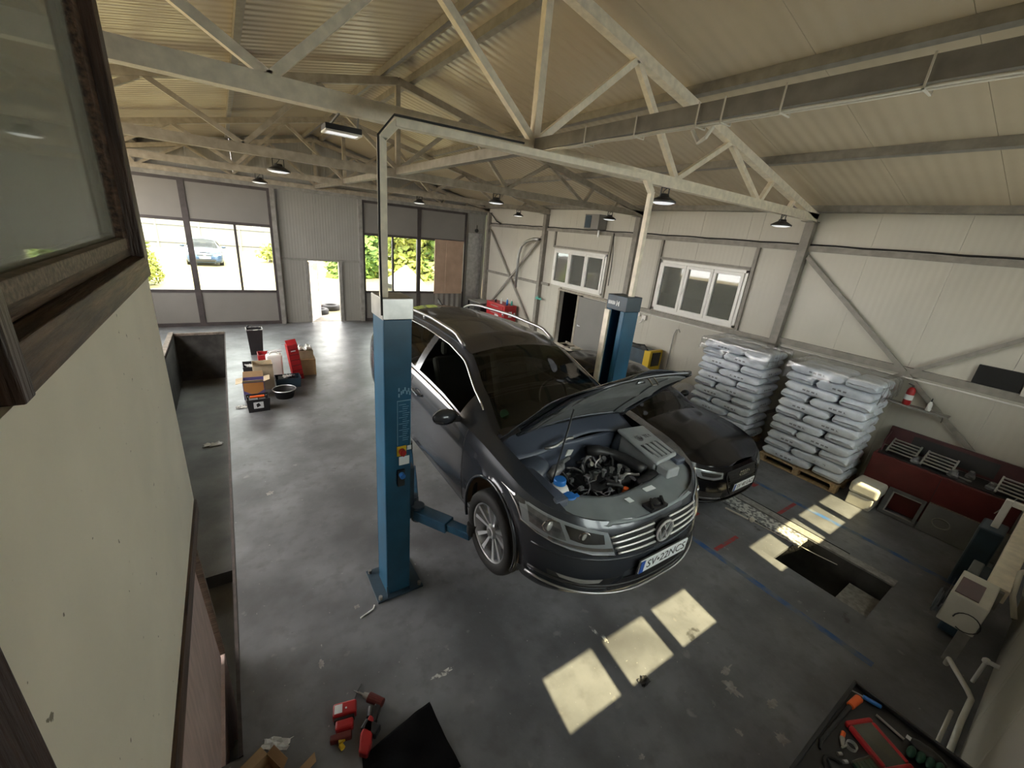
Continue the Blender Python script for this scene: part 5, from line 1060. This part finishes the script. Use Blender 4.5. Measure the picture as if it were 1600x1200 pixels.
def stack(px, py, layers, side_name, zb=.14):
    for k in range(layers):
        z = zb + .152 * (k + .5) + .004; flip = k % 2
        lay = ORD[layers - k] if k < layers - 1 else 'top'
        for kind, dx, dy, rz, pos in (('L', -.20, (-.21 if flip else .21), pi / 2, 'front'), ('L', .20, (-.21 if flip else .21), pi / 2, 'back'), ('S', 0, (.40 if flip else -.40), 0, 'end')):
            src = proto[(kind, rb.randrange(3))]
            if src.name not in used: o = src; used.add(src.name)
            else: o = src.copy(); COL.objects.link(o)
            o.location = (px + dx + rb.uniform(-.012, .012), py + dy + rb.uniform(-.01, .01), z); o.rotation_euler = (0, rb.uniform(-.01, .01), rz + rb.uniform(-.02, .02) + (pi if rb.random() < .5 else 0))
            where = {'front': 'facing the hall', 'back': 'next to the wall', 'end': ('crosswise at %s end' % ('far' if flip else 'near'))}[pos]
            tag(o, 'silver bag %s, %s, pallet %s' % (where, 'top layer' if lay == 'top' else lay + ' layer down', side_name), 'bag', 'filled bags on the pallet %s' % side_name)
pallet(7.92, 2.18, 'pale wooden pallet under the bags, nearer the red chest'); pallet(7.93, 3.74, 'pale wooden pallet under the bags, behind the black car')
stack(7.92, 2.18, 11, 'beside red chest'); stack(7.93, 3.74, 11, 'behind black car')
for o in proto.values():
    if o.name not in used: bpy.data.objects.remove(o)
def film(px, py, zt, drop, lb, seed):
    o = Vector((seed * 5.3, 0, 0))
    def g(u, v):
        a = (u - .5) * 2; b = (v - .5) * 2; r = max(abs(a), abs(b)); k = .74
        x = max(-1, min(1, a / k)) * .415; y = max(-1, min(1, b / k)) * .635; z = zt - max(0, (r - k) / (1 - k)) * drop + .05 * (1 - min(1, r / k) ** 3)
        p = Vector((x, y, z)); n = MN.noise(Vector((a * 5, b * 5, 0)) + o) * .022 + MN.noise(Vector((a * 13, b * 3, 1)) + o) * .014
        if r < k: p.z += n
        else: p.x += (n + .01) * (1 if a > 0 else -1) * (abs(a) > k); p.y += (n + .01) * (1 if b > 0 else -1) * (abs(b) > k); p.z += MN.noise(Vector((a * 8, b * 8, 2)) + o) * .05 * (r - k) / (1 - k)
        return Vector((px + p.x, py + p.y, p.z))
    return solo('stretch_film', 'filmclear', lambda m: m.grid(g, 60, 60), lb, 'film', smooth=True)
film(7.92, 2.18, 1.86, .30, 'crinkled clear film hood over the bags beside the red chest', 1); film(7.93, 3.74, 1.86, .24, 'crinkled clear film hood over the bags behind the black car', 2)
# ================================================================ LEFT FLOOR CLUTTER
def tub(m, x0, x1, y0, y1, h_, t=.012, flare=.02):
    """open box with flared walls"""
    o = [(x0, y0), (x1, y0), (x1, y1), (x0, y1)]; f_ = [(x0 - flare, y0 - flare), (x1 + flare, y0 - flare), (x1 + flare, y1 + flare), (x0 - flare, y1 + flare)]
    for i in range(4):
        a, b = o[i], o[(i + 1) % 4]; c_, d = f_[(i + 1) % 4], f_[i]
        cx, cy = (x0 + x1) / 2, (y0 + y1) / 2
        def inn(p, z): return Vector((p[0] + (t if p[0] < cx else -t), p[1] + (t if p[1] < cy else -t), z))
        m.raw([Vector((*a, 0)), Vector((*b, 0)), Vector((*c_, h_)), Vector((*d, h_)), inn(a, t), inn(b, t), inn(c_, h_), inn(d, h_)], [(0, 1, 2, 3), (7, 6, 5, 4), (3, 2, 6, 7)])
    m.raw([Vector((*p, 0)) for p in o] + [Vector((*p, t)) for p in o], [(3, 2, 1, 0), (4, 5, 6, 7)])
def item(name, lb, cat, x, y, z=0, rz=0): return E(name, lb, cat, (x, y, z), rz)
t = item('tool_tote', 'black tool tote with an orange handle bar, nearest of the clutter', 'toolbox', .16, 7.98, 0, R(2))
part(t, 'body', 'blackplastic', lambda m: tub(m, -.16, .16, -.13, .13, .24, .012, .02), world=False)
part(t, 'handle', 'orange', lambda m: m.cyl((-.12, -.09, .275), (.10, -.09, .275), .022), world=False); part(t, 'handle_arm', 'blackplastic', lambda m: (m.box(-.155, -.14, -.11, -.07, .22, .29), m.box(.12, .135, -.11, -.07, .22, .29)), world=False)
lbp = part(t, 'label', 'label', lambda m: m.prism([(-.08, -.1415, .07), (.07, -.1415, .07), (.07, -.1455, .19), (-.08, -.1455, .19)], (0, -.002, 0)), world=False)
part(t, 'label_mark', 'engdark', lambda m: m.prism([(-.03, -.1455, .09), (.03, -.1455, .12), (.0, -.1485, .175), (-.04, -.148, .15)], (0, -.001, 0)), world=False)
part(t, 'contents', 'engmid', lambda m: (m.box(-.13, .0, -.08, .11, .02, .20), m.box(.02, .12, -.02, .10, .02, .17)), world=False)
t = item('carton', 'open printed carton in orange and purple behind the black tote', 'carton', .14, 8.62, 0, R(-3))
part(t, 'box', 'purple', lambda m: tub(m, -.17, .17, -.15, .15, .34, .006, .0), world=False)
part(t, 'front_print', 'cardorange', lambda m: m.prism([(-.16, -.154, .33), (-.16, -.154, .18), (0, -.154, .08), (.16, -.154, .18), (.16, -.154, .33)], (0, .003, 0)), world=False)
part(t, 'flap', 'cardpale', lambda m: (m.prism([(-.17, -.15, .34), (.17, -.15, .34), (.16, -.22, .40), (-.16, -.22, .40)], (0, .004, .004))), world=False)
part(t, 'flap', 'cardpale', lambda m: m.prism([(-.17, -.15, .34), (-.17, .15, .34), (-.28, .13, .33), (-.28, -.13, .31)], (0, 0, .005)), world=False)
part(t, 'flap', 'cardpale', lambda m: m.prism([(.17, -.15, .34), (.17, .15, .34), (.27, .13, .37), (.27, -.13, .37)], (0, 0, .005)), world=False)
part(t, 'flap', 'cardboard', lambda m: m.prism([(-.17, .15, .34), (.17, .15, .34), (.16, .20, .44), (-.16, .20, .44)], (0, .004, 0)), world=False)
solo('carton', 'cardpale', lambda m: (tub(m, .16, .50, 8.92, 9.22, .52, .006, 0), m.prism([(.16, 8.92, .52), (.50, 8.92, .52), (.46, 8.80, .56), (.20, 8.80, .56)], (0, 0, .005))), 'tall yellowish carton between the printed carton and the white canister', 'carton')
t = item('jerrycan', 'white plastic canister standing in the middle of the clutter', 'canister', .58, 9.66)
part(t, 'body', 'white', lambda m: m.box(-.15, .15, -.11, .11, 0, .50), world=False, bevel=.04, bseg=4); part(t, 'handle', 'white', lambda m: m.tube([(-.08, 0, .49), (-.06, 0, .55), (.06, 0, .55), (.08, 0, .49)], .015, 8), world=False); part(t, 'cap', 'white', lambda m: m.cyl((.10, 0, .49), (.10, 0, .53), .03), world=False)
t = item('wash_basin', 'round black basin with grey rim right of the black tote', 'basin', .62, 8.42)
part(t, 'bowl', 'blackplastic', lambda m: m.lathe([(0, 0), (.15, 0), (.19, .15), (.205, .155), (.20, .165), (.18, .15), (.14, .015), (0, .015)], n=32), world=False, smooth=True)
part(t, 'rim', 'satin', lambda m: m.tube([(.20 * cos(a * pi / 16), .20 * sin(a * pi / 16), .165) for a in range(32)], .007, 6, closed=True), world=False)
t = item('plastic_crate', 'black crate with odds and ends between basin and red box', 'crate', .76, 9.02)
part(t, 'box', 'bluedark', lambda m: tub(m, -.22, .20, -.14, .14, .20, .01, .02), world=False); part(t, 'contents', 'engdark', lambda m: (m.box(-.18, -.02, -.1, .08, .01, .19), m.cyl((.08, 0, .02), (.08, 0, .22), .05)), world=False); part(t, 'scrap_film', 'white', lambda m: crumple((-.02, -.02, .20), .16, .12, .02, 5)(m), world=False)
t = item('red_bin', 'tall narrow bright red plastic channel standing upright', 'bin', .98, 9.42, 0, R(8)); t.rotation_euler = (R(4), R(-7), R(8))
part(t, 'shell', 'red', lambda m: (m.box(-.10, .10, -.10, -.085, 0, .80), m.box(-.10, -.085, -.10, .08, 0, .80), m.box(.085, .10, -.10, .08, 0, .80), m.prism([(-.10, -.10, .80), (.10, -.10, .80), (.10, .0, .88), (-.10, .0, .88)], (0, 0, .012)), m.box(-.10, .10, .07, .08, 0, .6)), world=False, bevel=.005)
part(t, 'ridge', 'darkred', lambda m: [m.box(-.09, .09, -.106, -.10, .1 + .12 * k, .11 + .12 * k) for k in range(6)], world=False); part(t, 'sticker', 'label', lambda m: m.box(-.05, .04, -.108, -.104, .66, .68), world=False)
t = item('carton', 'brown carton with crumpled newspaper on top, rightmost of the clutter', 'carton', 1.22, 9.72, 0, R(-4))
part(t, 'box', 'cardboard', lambda m: m.box(-.20, .16, -.18, .18, 0, .36), world=False, bevel=.004)
solo('carton', 'cardpale', lambda m: m.box(1.02, 1.34, 9.60, 9.90, .362, .55), 'pale carton stacked on the brown carton', 'carton', bevel=.004)
solo('crumpled_newspaper', 'white', crumple((1.14, 9.72, .555), .34, .30, .035, 9), 'crumpled newspaper on top of the stacked cartons', 'newspaper', solid=.002)
t = item('waste_bin', 'tall black waste bin with a pale liner rim at the back', 'bin', .34, 11.52)
part(t, 'body', 'blackplastic', lambda m: tub(m, -.13, .13, -.12, .12, .62, .01, .035), world=False); part(t, 'liner', 'whitescuff', lambda m: m.tube([(-.17, -.16, .625), (.17, -.16, .63), (.17, .16, .62), (-.17, .16, .63)], .014, 6, closed=True), world=False); part(t, 'lid_knob', 'blackplastic', lambda m: m.sphere((-.12, .14, .66), .025, 8), world=False)
t = item('red_tray', 'red open box with magazines behind the white canister', 'box', .55, 10.35)
part(t, 'tray', 'red', lambda m: tub(m, -.24, .20, -.16, .16, .34, .008, .0), world=False); part(t, 'magazine', 'label', lambda m: m.box(-.05, .19, -.15, .14, .20, .31), world=False); part(t, 'magazine', 'maroon', lambda m: m.prism([(-.06, -.02, .33), (.24, -.04, .36), (.22, .14, .37), (-.02, .15, .34)], (0, 0, .01)), world=False)
t = item('black_tub', 'black tub with white rags at the left of the clutter', 'tub', .24, 9.85)
part(t, 'tub', 'blackplastic', lambda m: tub(m, -.22, .22, -.2, .2, .26, .01, .02), world=False); part(t, 'white_rags', 'white', lambda m: (crumple((-.05, -.10, .25), .28, .14, .02, 15)(m), m.tube([(.02, -.1, .27), (.12, 0, .30), (.18, .1, .28)], .02, 6)), world=False)
solo('clear_film_scrap', 'whitescuff', crumple((-.10, 8.15, .004), .16, .14, .006, 21), 'scrap of clear film on the floor left of the black tote', 'scrap')
# ================================================================ FOREGROUND FLOOR TOOLS
t = item('work_light', 'red battery work light lying on the floor, left of the drill', 'work light', .31, 2.09, 0, R(-14))
part(t, 'head', 'red', lambda m: m.box(-.075, .085, .0, .09, 0, .07), world=False, bevel=.012); part(t, 'collar', 'blackplastic', lambda m: m.box(-.065, .070, -.02, .0, .005, .055), world=False, bevel=.005)
part(t, 'grip', 'red', lambda m: m.box(-.055, .065, -.085, -.02, 0, .06), world=False, bevel=.014); part(t, 'foot', 'darkred', lambda m: m.box(-.085, .055, -.14, -.095, 0, .05), world=False, bevel=.01)
part(t, 'sticker', 'label', lambda m: m.box(-.062, -.01, .015, .075, .0705, .0715), world=False); part(t, 'button', 'label', lambda m: m.cyl((.015, .04, .07), (.015, .04, .073), .006), world=False)
t = item('cordless_drill', 'cordless drill with dark red body and long black chuck on the floor', 'drill', .54, 2.08, 0, R(-50))
part(t, 'body', 'darkred', lambda m: m.cyl((-.07, 0, .045), (.05, 0, .045), .035, .03, n=14), world=False, smooth=False, bevel=.003); part(t, 'chuck', 'steeldark', lambda m: (m.cyl((-.07, 0, .045), (-.115, 0, .045), .024, .018), m.cyl((-.115, 0, .045), (-.16, 0, .045), .008)), world=False)
part(t, 'grip', 'blackplastic', lambda m: m.beam((.02, 0, .04), (.05, -.13, .035), .045, .04), world=False, bevel=.008); part(t, 'battery', 'engdark', lambda m: m.box(.0, .12, -.20, -.13, .0, .06), world=False, bevel=.008)
part(t, 'trigger', 'red', lambda m: m.box(.005, .02, -.05, -.03, .03, .05), world=False); part(t, 'bit', 'galv', lambda m: m.cyl((-.16, 0, .045), (-.20, 0, .045), .004), world=False)
t = item('impact_wrench', 'red teardrop shaped power tool beside the black cloth', 'power tool', .42, 1.90, 0, R(62))
part(t, 'body', 'red', lambda m: m.prism([(-.13, -.03, 0), (-.06, -.045, 0), (.10, -.025, 0), (.12, .01, 0), (.0, .045, 0), (-.11, .03, 0)], (0, 0, .06)), world=False, bevel=.012, bseg=3)
part(t, 'nose', 'engdark', lambda m: m.cyl((.11, 0, .03), (.17, 0, .03), .03, .04), world=False); part(t, 'side_stripe', 'blackplastic', lambda m: m.prism([(-.12, -.035, .02), (.09, -.05, .02), (.09, -.052, .035), (-.12, -.037, .035)], (0, .01, 0)), world=False)
solo('brass_fitting', 'yellow', lambda m: (m.cyl((.245, 1.965, .03), (.285, 1.97, .03), .022, n=10), m.cyl((.255, 1.94, .028), (.265, 1.91, .028), .016, n=8)), 'small brass fitting on the floor below the work light', 'fitting')
bpy.data.objects['brass_fitting'].location.z = 0
solo('thin_cable', 'rubber', lambda m: m.tube([(.40, 2.18, .01), (.44, 2.24, .006), (.48, 2.28, .006)], .004, 5), 'thin black cord between work light and drill', 'cable')
def mat_(u, v):
    a = Vector((.36, 1.80, 0)).lerp(Vector((.86, 1.86, 0)), u); b = Vector((.30, 1.50, 0)).lerp(Vector((.90, 1.42, 0)), u); p = a.lerp(b, v)
    p.z = .012 + .10 * (u * (1 - v * .5)) * (.6 + .4 * sin(u * 3 + v * 2)) + .014 * MN.noise(p * 9); return p
solo('black_cloth', 'softblack', lambda m: m.grid(mat_, 30, 20), 'black cloth lying at the bottom edge of the floor', 'cloth', smooth=True, solid=.01)
solo('crumpled_paper', 'white', crumple((-.10, 2.16, .004), .17, .07, .016, 31, 7), 'crumpled white paper on the floor beside the open cartons', 'paper', solid=.002)
bpy.data.objects['crumpled_paper'].rotation_euler.z = R(-30)
t = item('carton', 'brown open carton with raised flaps at the bottom left', 'carton', -.19, 1.97, 0, R(28)); part(t, 'box', 'cardboard', lambda m: tub(m, -.08, .08, -.08, .08, .10, .003, .0), world=False)
part(t, 'flap', 'cardboard', lambda m: m.prism([(-.08, .08, .10), (.08, .08, .10), (.07, .12, .14), (-.07, .12, .14)], (0, .003, 0)), world=False); part(t, 'flap', 'cardboard', lambda m: m.prism([(.08, -.08, .10), (.08, .08, .10), (.12, .07, .13), (.12, -.07, .13)], (.003, 0, 0)), world=False)
solo('carton', 'cardboard', lambda m: m.prism([(.0, 1.94, 0), (.09, 1.99, 0), (.10, 1.96, .06), (.0, 1.92, .05)], (0, -.06, 0)), 'small brown cardboard corner right of the open carton', 'carton')
solo('white_strip', 'white', lambda m: m.tube([(.62, 2.86, .006), (.69, 2.88, .006), (.745, 2.90, .006), (.765, 2.935, .006)], .007, 5), 'short bent white strip on the floor by the left lift foot', 'strip')
solo('oily_leaf', 'engdark', crumple((2.455, 1.165, .004), .10, .07, .012, 41, 7), 'dark clump of debris at the corner of the middle sun patch', 'debris')
# ================================================================ TOOL TROLLEY, BOTTOM RIGHT
TZ = .96
tt = E('tool_trolley', 'black tool trolley with a crowded tray at the bottom right', 'tool trolley', (2.5, -.1, 0))
part(tt, 'tray', 'blackplastic', lambda m: (m.box(2.05, 2.92, -.36, .17, TZ - .03, TZ), m.box(2.05, 2.92, .15, .17, TZ, TZ + .03), m.box(2.90, 2.92, -.36, .17, TZ, TZ + .03)), bevel=.008)
part(tt, 'cabinet', 'engdark', lambda m: m.box(2.08, 2.88, -.33, .12, .14, TZ - .03), bevel=.01)
for k in range(4): part(tt, 'drawer', 'blackplastic', lambda m: m.box(2.11, 2.85, .12, .132, .20 + .185 * k, .37 + .185 * k), bevel=.004)
part(tt, 'caster', 'rubber', lambda m: [m.cyl((x, y - .02, .06), (x, y + .02, .06), .06) for x in (2.16, 2.8) for y in (-.27, .06)]); part(tt, 'caster_fork', 'galv', lambda m: [m.box(x - .02, x + .02, y - .02, y + .02, .1, .15) for x in (2.16, 2.8) for y in (-.27, .06)])
z = TZ
t = E('pry_bar', 'long black pry bar with an orange handle on the tray', 'pry bar', (2.6, .1, z)); part(t, 'shaft', 'engdark', lambda m: m.tube([(2.30, .12, z + .012), (2.35, .135, z + .012), (2.70, .12, z + .02)], [.006, .010, .012], 8)); part(t, 'handle', 'orange', lambda m: m.cyl((2.70, .12, z + .024), (2.80, .108, z + .028), .020, .022, n=10), bevel=.004)
t = E('screwdriver', 'blue handled screwdriver at the far corner of the tray', 'screwdriver', (2.85, .12, z)); part(t, 'handle', 'bluecap', lambda m: m.cyl((2.85, .10, z + .014), (2.875, .02, z + .014), .012, n=8)); part(t, 'blade', 'galv', lambda m: m.cyl((2.83, .16, z + .014), (2.85, .10, z + .014), .004, n=6))
t = E('diagnostic_tablet', 'red framed diagnostic tablet lying on the tool tray', 'tablet', (2.60, -.04, z), R(-24))
part(t, 'frame', 'red', lambda m: (m.box(-.085, .085, -.12, -.095, 0, .035), m.box(-.085, .085, .095, .12, 0, .035), m.box(-.085, -.062, -.095, .095, 0, .035), m.box(.062, .085, -.095, .095, 0, .035)), world=False, bevel=.01, bseg=3); part(t, 'screen', 'darkpane', lambda m: m.box(-.062, .062, -.095, .095, .026, .029), world=False); part(t, 'back', 'blackplastic', lambda m: m.box(-.08, .08, -.11, .11, .004, .024), world=False)
t = E('clear_case', 'clear plastic bit case beside the red tablet', 'case', (2.42, -.06, z), R(-20)); part(t, 'case', 'lens', lambda m: m.box(-.07, .07, -.05, .05, 0, .03), world=False, bevel=.006); part(t, 'contents', 'green', lambda m: [m.box(-.06 + .024 * k, -.045 + .024 * k, -.04, .04, .004, .018) for k in range(5)], world=False)
t = E('pack', 'small clear pack lying next to the bit case', 'pack', (2.46, -.16, z), R(30)); part(t, 'shell', 'lens', lambda m: m.sphere((0, 0, .02), .05, 12, (1, 1.2, .4)), world=False, smooth=True); part(t, 'insert', 'greyplastic', lambda m: m.box(-.03, .03, -.04, .04, .002, .012), world=False)
t = E('pliers', 'pliers with orange grip on the tool tray', 'pliers', (2.45, .07, z)); part(t, 'grip', 'orange', lambda m: m.cyl((2.51, .085, z + .012), (2.47, .078, z + .012), .011, n=8)); part(t, 'jaw', 'galv', lambda m: (m.cyl((2.47, .078, z + .012), (2.42, .06, z + .012), .014, .006, n=8), m.cyl((2.45, .05, z + .01), (2.41, .06, z + .01), .006, n=6)))
solo('wire_coil', 'galv', lambda m: [m.tube([(2.47 + .026 * cos(a * pi / 8) + .006 * k, .035 + .024 * sin(a * pi / 8), z + .004 + .003 * k) for a in range(16)], .002, 5, closed=True) for k in range(3)], 'small coil of bright wire on the tray', 'wire')
solo('drill_bit', 'galv', lambda m: m.cyl((2.80, .02, z + .008), (2.78, -.11, z + .008), .007, n=8), 'long bright drill bit lying right of the red tablet', 'drill bit')
solo('hex_key', 'engdark', lambda m: m.tube([(2.30, .09, z + .008), (2.22, .0, z + .008), (2.20, -.02, z + .008)], .006, 6), 'black hex key at the left edge of the tray', 'hex key')
solo('black_strap', 'rubber', lambda m: m.tube([(2.28 + .05 * cos(a * pi / 9), .03 + .06 * sin(a * pi / 9), z + .008) for a in range(14)], .009, 6), 'curved black strap at the left of the tray', 'strap')
for k, (x, y) in enumerate(((2.36, .06), (2.345, .03), (2.27, -.02))): solo('socket', 'galv', lambda m: m.cyl((x, y, z + .009), (x + .02, y - .012, z + .009), .009, n=8), 'short bright steel socket on the tray, %s of three' % ('topmost', 'middle', 'lowest')[k], 'socket', 'small sockets on the tray')
t = E('work_gloves', 'dark green ribbed work gloves at the right of the tray', 'gloves', (2.72, -.22, z)); part(t, 'palm', 'green', lambda m: [m.sphere((2.72 + .012 * k, -.15 - .035 * k, z + .022), .035, 10, (1.3, .55, .55)) for k in range(5)], smooth=True); part(t, 'cuff', 'blackplastic', lambda m: m.sphere((2.80, -.2, z + .02), .05, 10, (.8, 1.6, .4)), smooth=True); part(t, 'tag', 'label', lambda m: m.box(2.775, 2.80, -.13, -.11, z + .03, z + .034))
solo('red_pouch', 'darkred', crumple((2.16, .04, z + .002), .10, .08, .012, 51, 7), 'dark red rag at the lower left of the tray', 'rag', solid=.003)
# ================================================================ LAMPS
def bay_lamp(x, y, z, lb):
    r = E('bay_lamp', lb, 'lamp', (x, y, z), group='round hanging lamps')
    part(r, 'shade', 'blackplastic', lambda m: m.lathe([(.145, 0), (.15, .02), (.10, .05), (.06, .07), (.05, .10), (0, .10)], n=28), world=False, smooth=False)
    part(r, 'lens', 'lamplens', lambda m: m.lathe([(.14, .004), (.09, -.012), (0, -.018)], n=28), world=False, smooth=True)
    part(r, 'bracket', 'blackplastic', lambda m: (m.beam((-.07, 0, .05), (-.07, 0, .17), .012, .012), m.beam((.07, 0, .05), (.07, 0, .17), .012, .012), m.beam((-.07, 0, .165), (.07, 0, .165), .012, .012), m.tube([(-.03, 0, .10), (.0, .02, .13), (.02, 0, .16)], .005, 5)), world=False)
    if LAMPW:
        ld_ = bpy.data.lights.new('lamp', 'AREA'); ld_.shape = 'DISK'; ld_.size = .26; ld_.energy = LAMPW; ld_.color = (1, .93, .80); lo = bpy.data.objects.new('bulb_light', ld_); COL.objects.link(lo); lo.parent = r; lo.location = (0, 0, -.03)
LAMPW = 0
for x, y, lb in ((4.42, 3.5, 'on the nearest truss, right of the lift portal'), (7.40, 3.5, 'at the right end of the nearest truss'), (.75, 7.25, 'left on the second truss'), (4.35, 7.25, 'in the middle of the second truss'), (7.40, 7.25, 'at the right end of the second truss'), (.75, 10.9, 'left on the third truss'), (4.26, 10.9, 'in the middle of the third truss'), (7.34, 10.9, 'at the right end of the third truss')):
    bay_lamp(x, y, 3.875, 'round black hanging lamp ' + lb)
fl = E('flood_light', 'rectangular flood light hanging under the nearest truss beam, left of the lift', 'lamp', (.80, 3.58, 3.92))
part(fl, 'housing', 'blackplastic', lambda m: m.box(-.125, .125, -.08, .08, .01, .05), world=False, bevel=.006); part(fl, 'bezel', 'pvc', lambda m: (m.box(-.125, .125, -.08, -.062, 0, .012), m.box(-.125, .125, .062, .08, 0, .012), m.box(-.125, -.107, -.062, .062, 0, .012), m.box(.107, .125, -.062, .062, 0, .012)), world=False)
part(fl, 'lens', 'lamplens', lambda m: m.box(-.107, .107, -.062, .062, .004, .009), world=False); part(fl, 'bracket', 'steeldark', lambda m: (m.beam((-.08, 0, .05), (-.03, -.08, .12), .012, .012), m.beam((.11, 0, .05), (.11, -.04, .12), .012, .012)), world=False)
# ================================================================ OUTSIDE
g = MB(); g.box(-40, 50, YF + .11, 70, -.12, -.02); g.box(-40, XL - .2, -12, YF + .11, -.12, -.02)
gr = g.build('ground', 'grass', origin=False); struct(gr)
solo('doorstep', 'gravel', lambda m: m.box(1.6, 3.6, YF + .12, YF + 1.3, -.02, .0), 'pale concrete doorstep outside the pass door', 'doorstep')
def tyre(x, y, z, lb, tilt=0):
    t = E('old_tyre', lb, 'tyre', (x, y, z), group='old tyres outside the door'); t.rotation_euler = (tilt, 0, 0)
    part(t, 'tyre', 'rubber', lambda m: m.lathe([(.19, .02), (.22, 0), (.30, 0), (.33, .03), (.33, .17), (.30, .20), (.22, .20), (.19, .18), (.19, .02)], n=32), world=False, smooth=True); part(t, 'bead', 'blackplastic', lambda m: m.lathe([(.195, .015), (.205, -.004), (.215, .0)], n=32), world=False)
tyre(3.10, 16.9, -.02, 'old black tyre lying outside the door, farther one'); tyre(2.55, 16.15, -.02, 'old black tyre lying just outside the door, nearer one')
t = E('red_canister', 'red canister standing outside the door leaf', 'canister', (2.62, 17.0, -.02)); part(t, 'body', 'red', lambda m: m.box(-.15, .15, -.1, .1, 0, .5), world=False, bevel=.03); part(t, 'neck', 'blackplastic', lambda m: m.cyl((0, 0, .5), (0, 0, .62), .05), world=False)
def foliage(name, lb, x, y, z, rx, ry, rz_, n, mt, seed, leaf=.12, group=None, trunk=True):
    rr = random.Random(seed); r = E(name, lb, 'bush' if rz_ < 2.2 else 'tree', (x, y, -.02)); 
    if group: r['group'] = group
    m = MB(); blobs = [(Vector((rr.uniform(-.6, .6) * rx, rr.uniform(-.6, .6) * ry, z + rr.uniform(-.5, .75) * rz_)), rr.uniform(.35, .6)) for _ in range(14)]
    for i in range(n):
        c0, s_ = blobs[i % 14]; d = Vector((rr.gauss(0, 1), rr.gauss(0, 1), rr.gauss(0, 1))).normalized(); p = c0 + Vector((d.x * rx, d.y * ry, d.z * rz_)) * s_ * rr.uniform(.75, 1.05)
        if p.z < .02: p.z = rr.uniform(.02, .3)
        a = Vector((rr.gauss(0, 1), rr.gauss(0, 1), rr.gauss(0, .6))).normalized(); b = a.cross(d).normalized(); L_ = leaf * rr.uniform(.6, 1.3)
        m.quad(p - a * L_, p + b * L_ * .45, p + a * L_, p - b * L_ * .45)
    m.build('foliage', mt, r, world=False)
    part(r, 'stem', 'fencewood', lambda m: [m.cyl((rx * .25 * cos(k * 2.4), ry * .25 * sin(k * 2.4), 0), (rx * .1 * cos(k * 2.4), ry * .1 * sin(k * 2.4), z), .05 if rz_ < 2.2 else .12, .02, n=6) for k in range(3)], world=False)
foliage('bush', 'yellow-green bush outside the left gate, in front of the plank fence', -3.3, 22.3, .8, 1.0, 1.0, 1.0, 2600, 'leafyellow', 1, .10)
foliage('bush', 'small yellow shrub on the grass right of the blue car', 2.6, 33.5, .5, 1.1, .6, .8, 500, 'leafyellow', 2, .14)
for k, (x, y, h_, mt, lb) in enumerate(((6.6, 27, 2.6, 'leaf', 'leftmost green tree behind the right gate'), (9.4, 26, 2.9, 'leafyellow', 'broad light green tree in the middle of the right gate'), (12.2, 26.5, 2.9, 'leaf', 'green tree behind the narrow right pane'), (15.5, 28, 3.2, 'leaf', 'green tree farthest right behind the boards'), (8.0, 31, 3.2, 'leaf', 'tall green tree in the second row behind the gate'))):
    foliage('leafy_tree', lb, x, y, h_ * .62, 2.0, 1.4, h_, 3600, mt, 20 + k, .27, 'trees behind the right gate')
solo('plank_fence', 'fencewood', lambda m: [m.box(-5.2 + .0 + .02 * k, -5.16 + .02 * k, 20 + k * .32, 20.3 + k * .32, -.02, 2.1 + .05 * sin(k * 2)) for k in range(26)], 'weathered plank fence behind the yellow bush', 'fence', origin=False)
wfn = E('white_fence', 'long white panel fence at the back of the yard', 'fence', (3, 40, 0))
part(wfn, 'panel', 'fencewhite', lambda m: [m.box(-9 + 2.5 * k, -6.55 + 2.5 * k, 40, 40.05, .1, 3.2) for k in range(12)]); part(wfn, 'rail', 'gatepanel', lambda m: [m.box(-9, 21, 39.94, 40.0, z_, z_ + .08) for z_ in (.5, 1.7, 2.9)]); part(wfn, 'post', 'gatepanel', lambda m: [m.box(-9.05 + 2.5 * k, -8.95 + 2.5 * k, 39.9, 40.02, -.02, 3.3) for k in range(13)])
def tarpf(u, v):
    a = (u - .5) * 2; b = (v - .5) * 2; return Vector((7.9 + a * 1.05, 21.6 + b * .9, -.02 + max(0, 1.35 * (1 - max(abs(a + .15) * .95, abs(b))) ** .75 if max(abs(a + .15) * .95, abs(b)) < 1 else 0) + .05 * MN.noise(Vector((u * 9, v * 9, 0)))))
solo('covered_heap', 'tarp', lambda m: m.grid(tarpf, 40, 40), 'heap under a pale tarpaulin behind the right gate', 'tarpaulin', smooth=True)
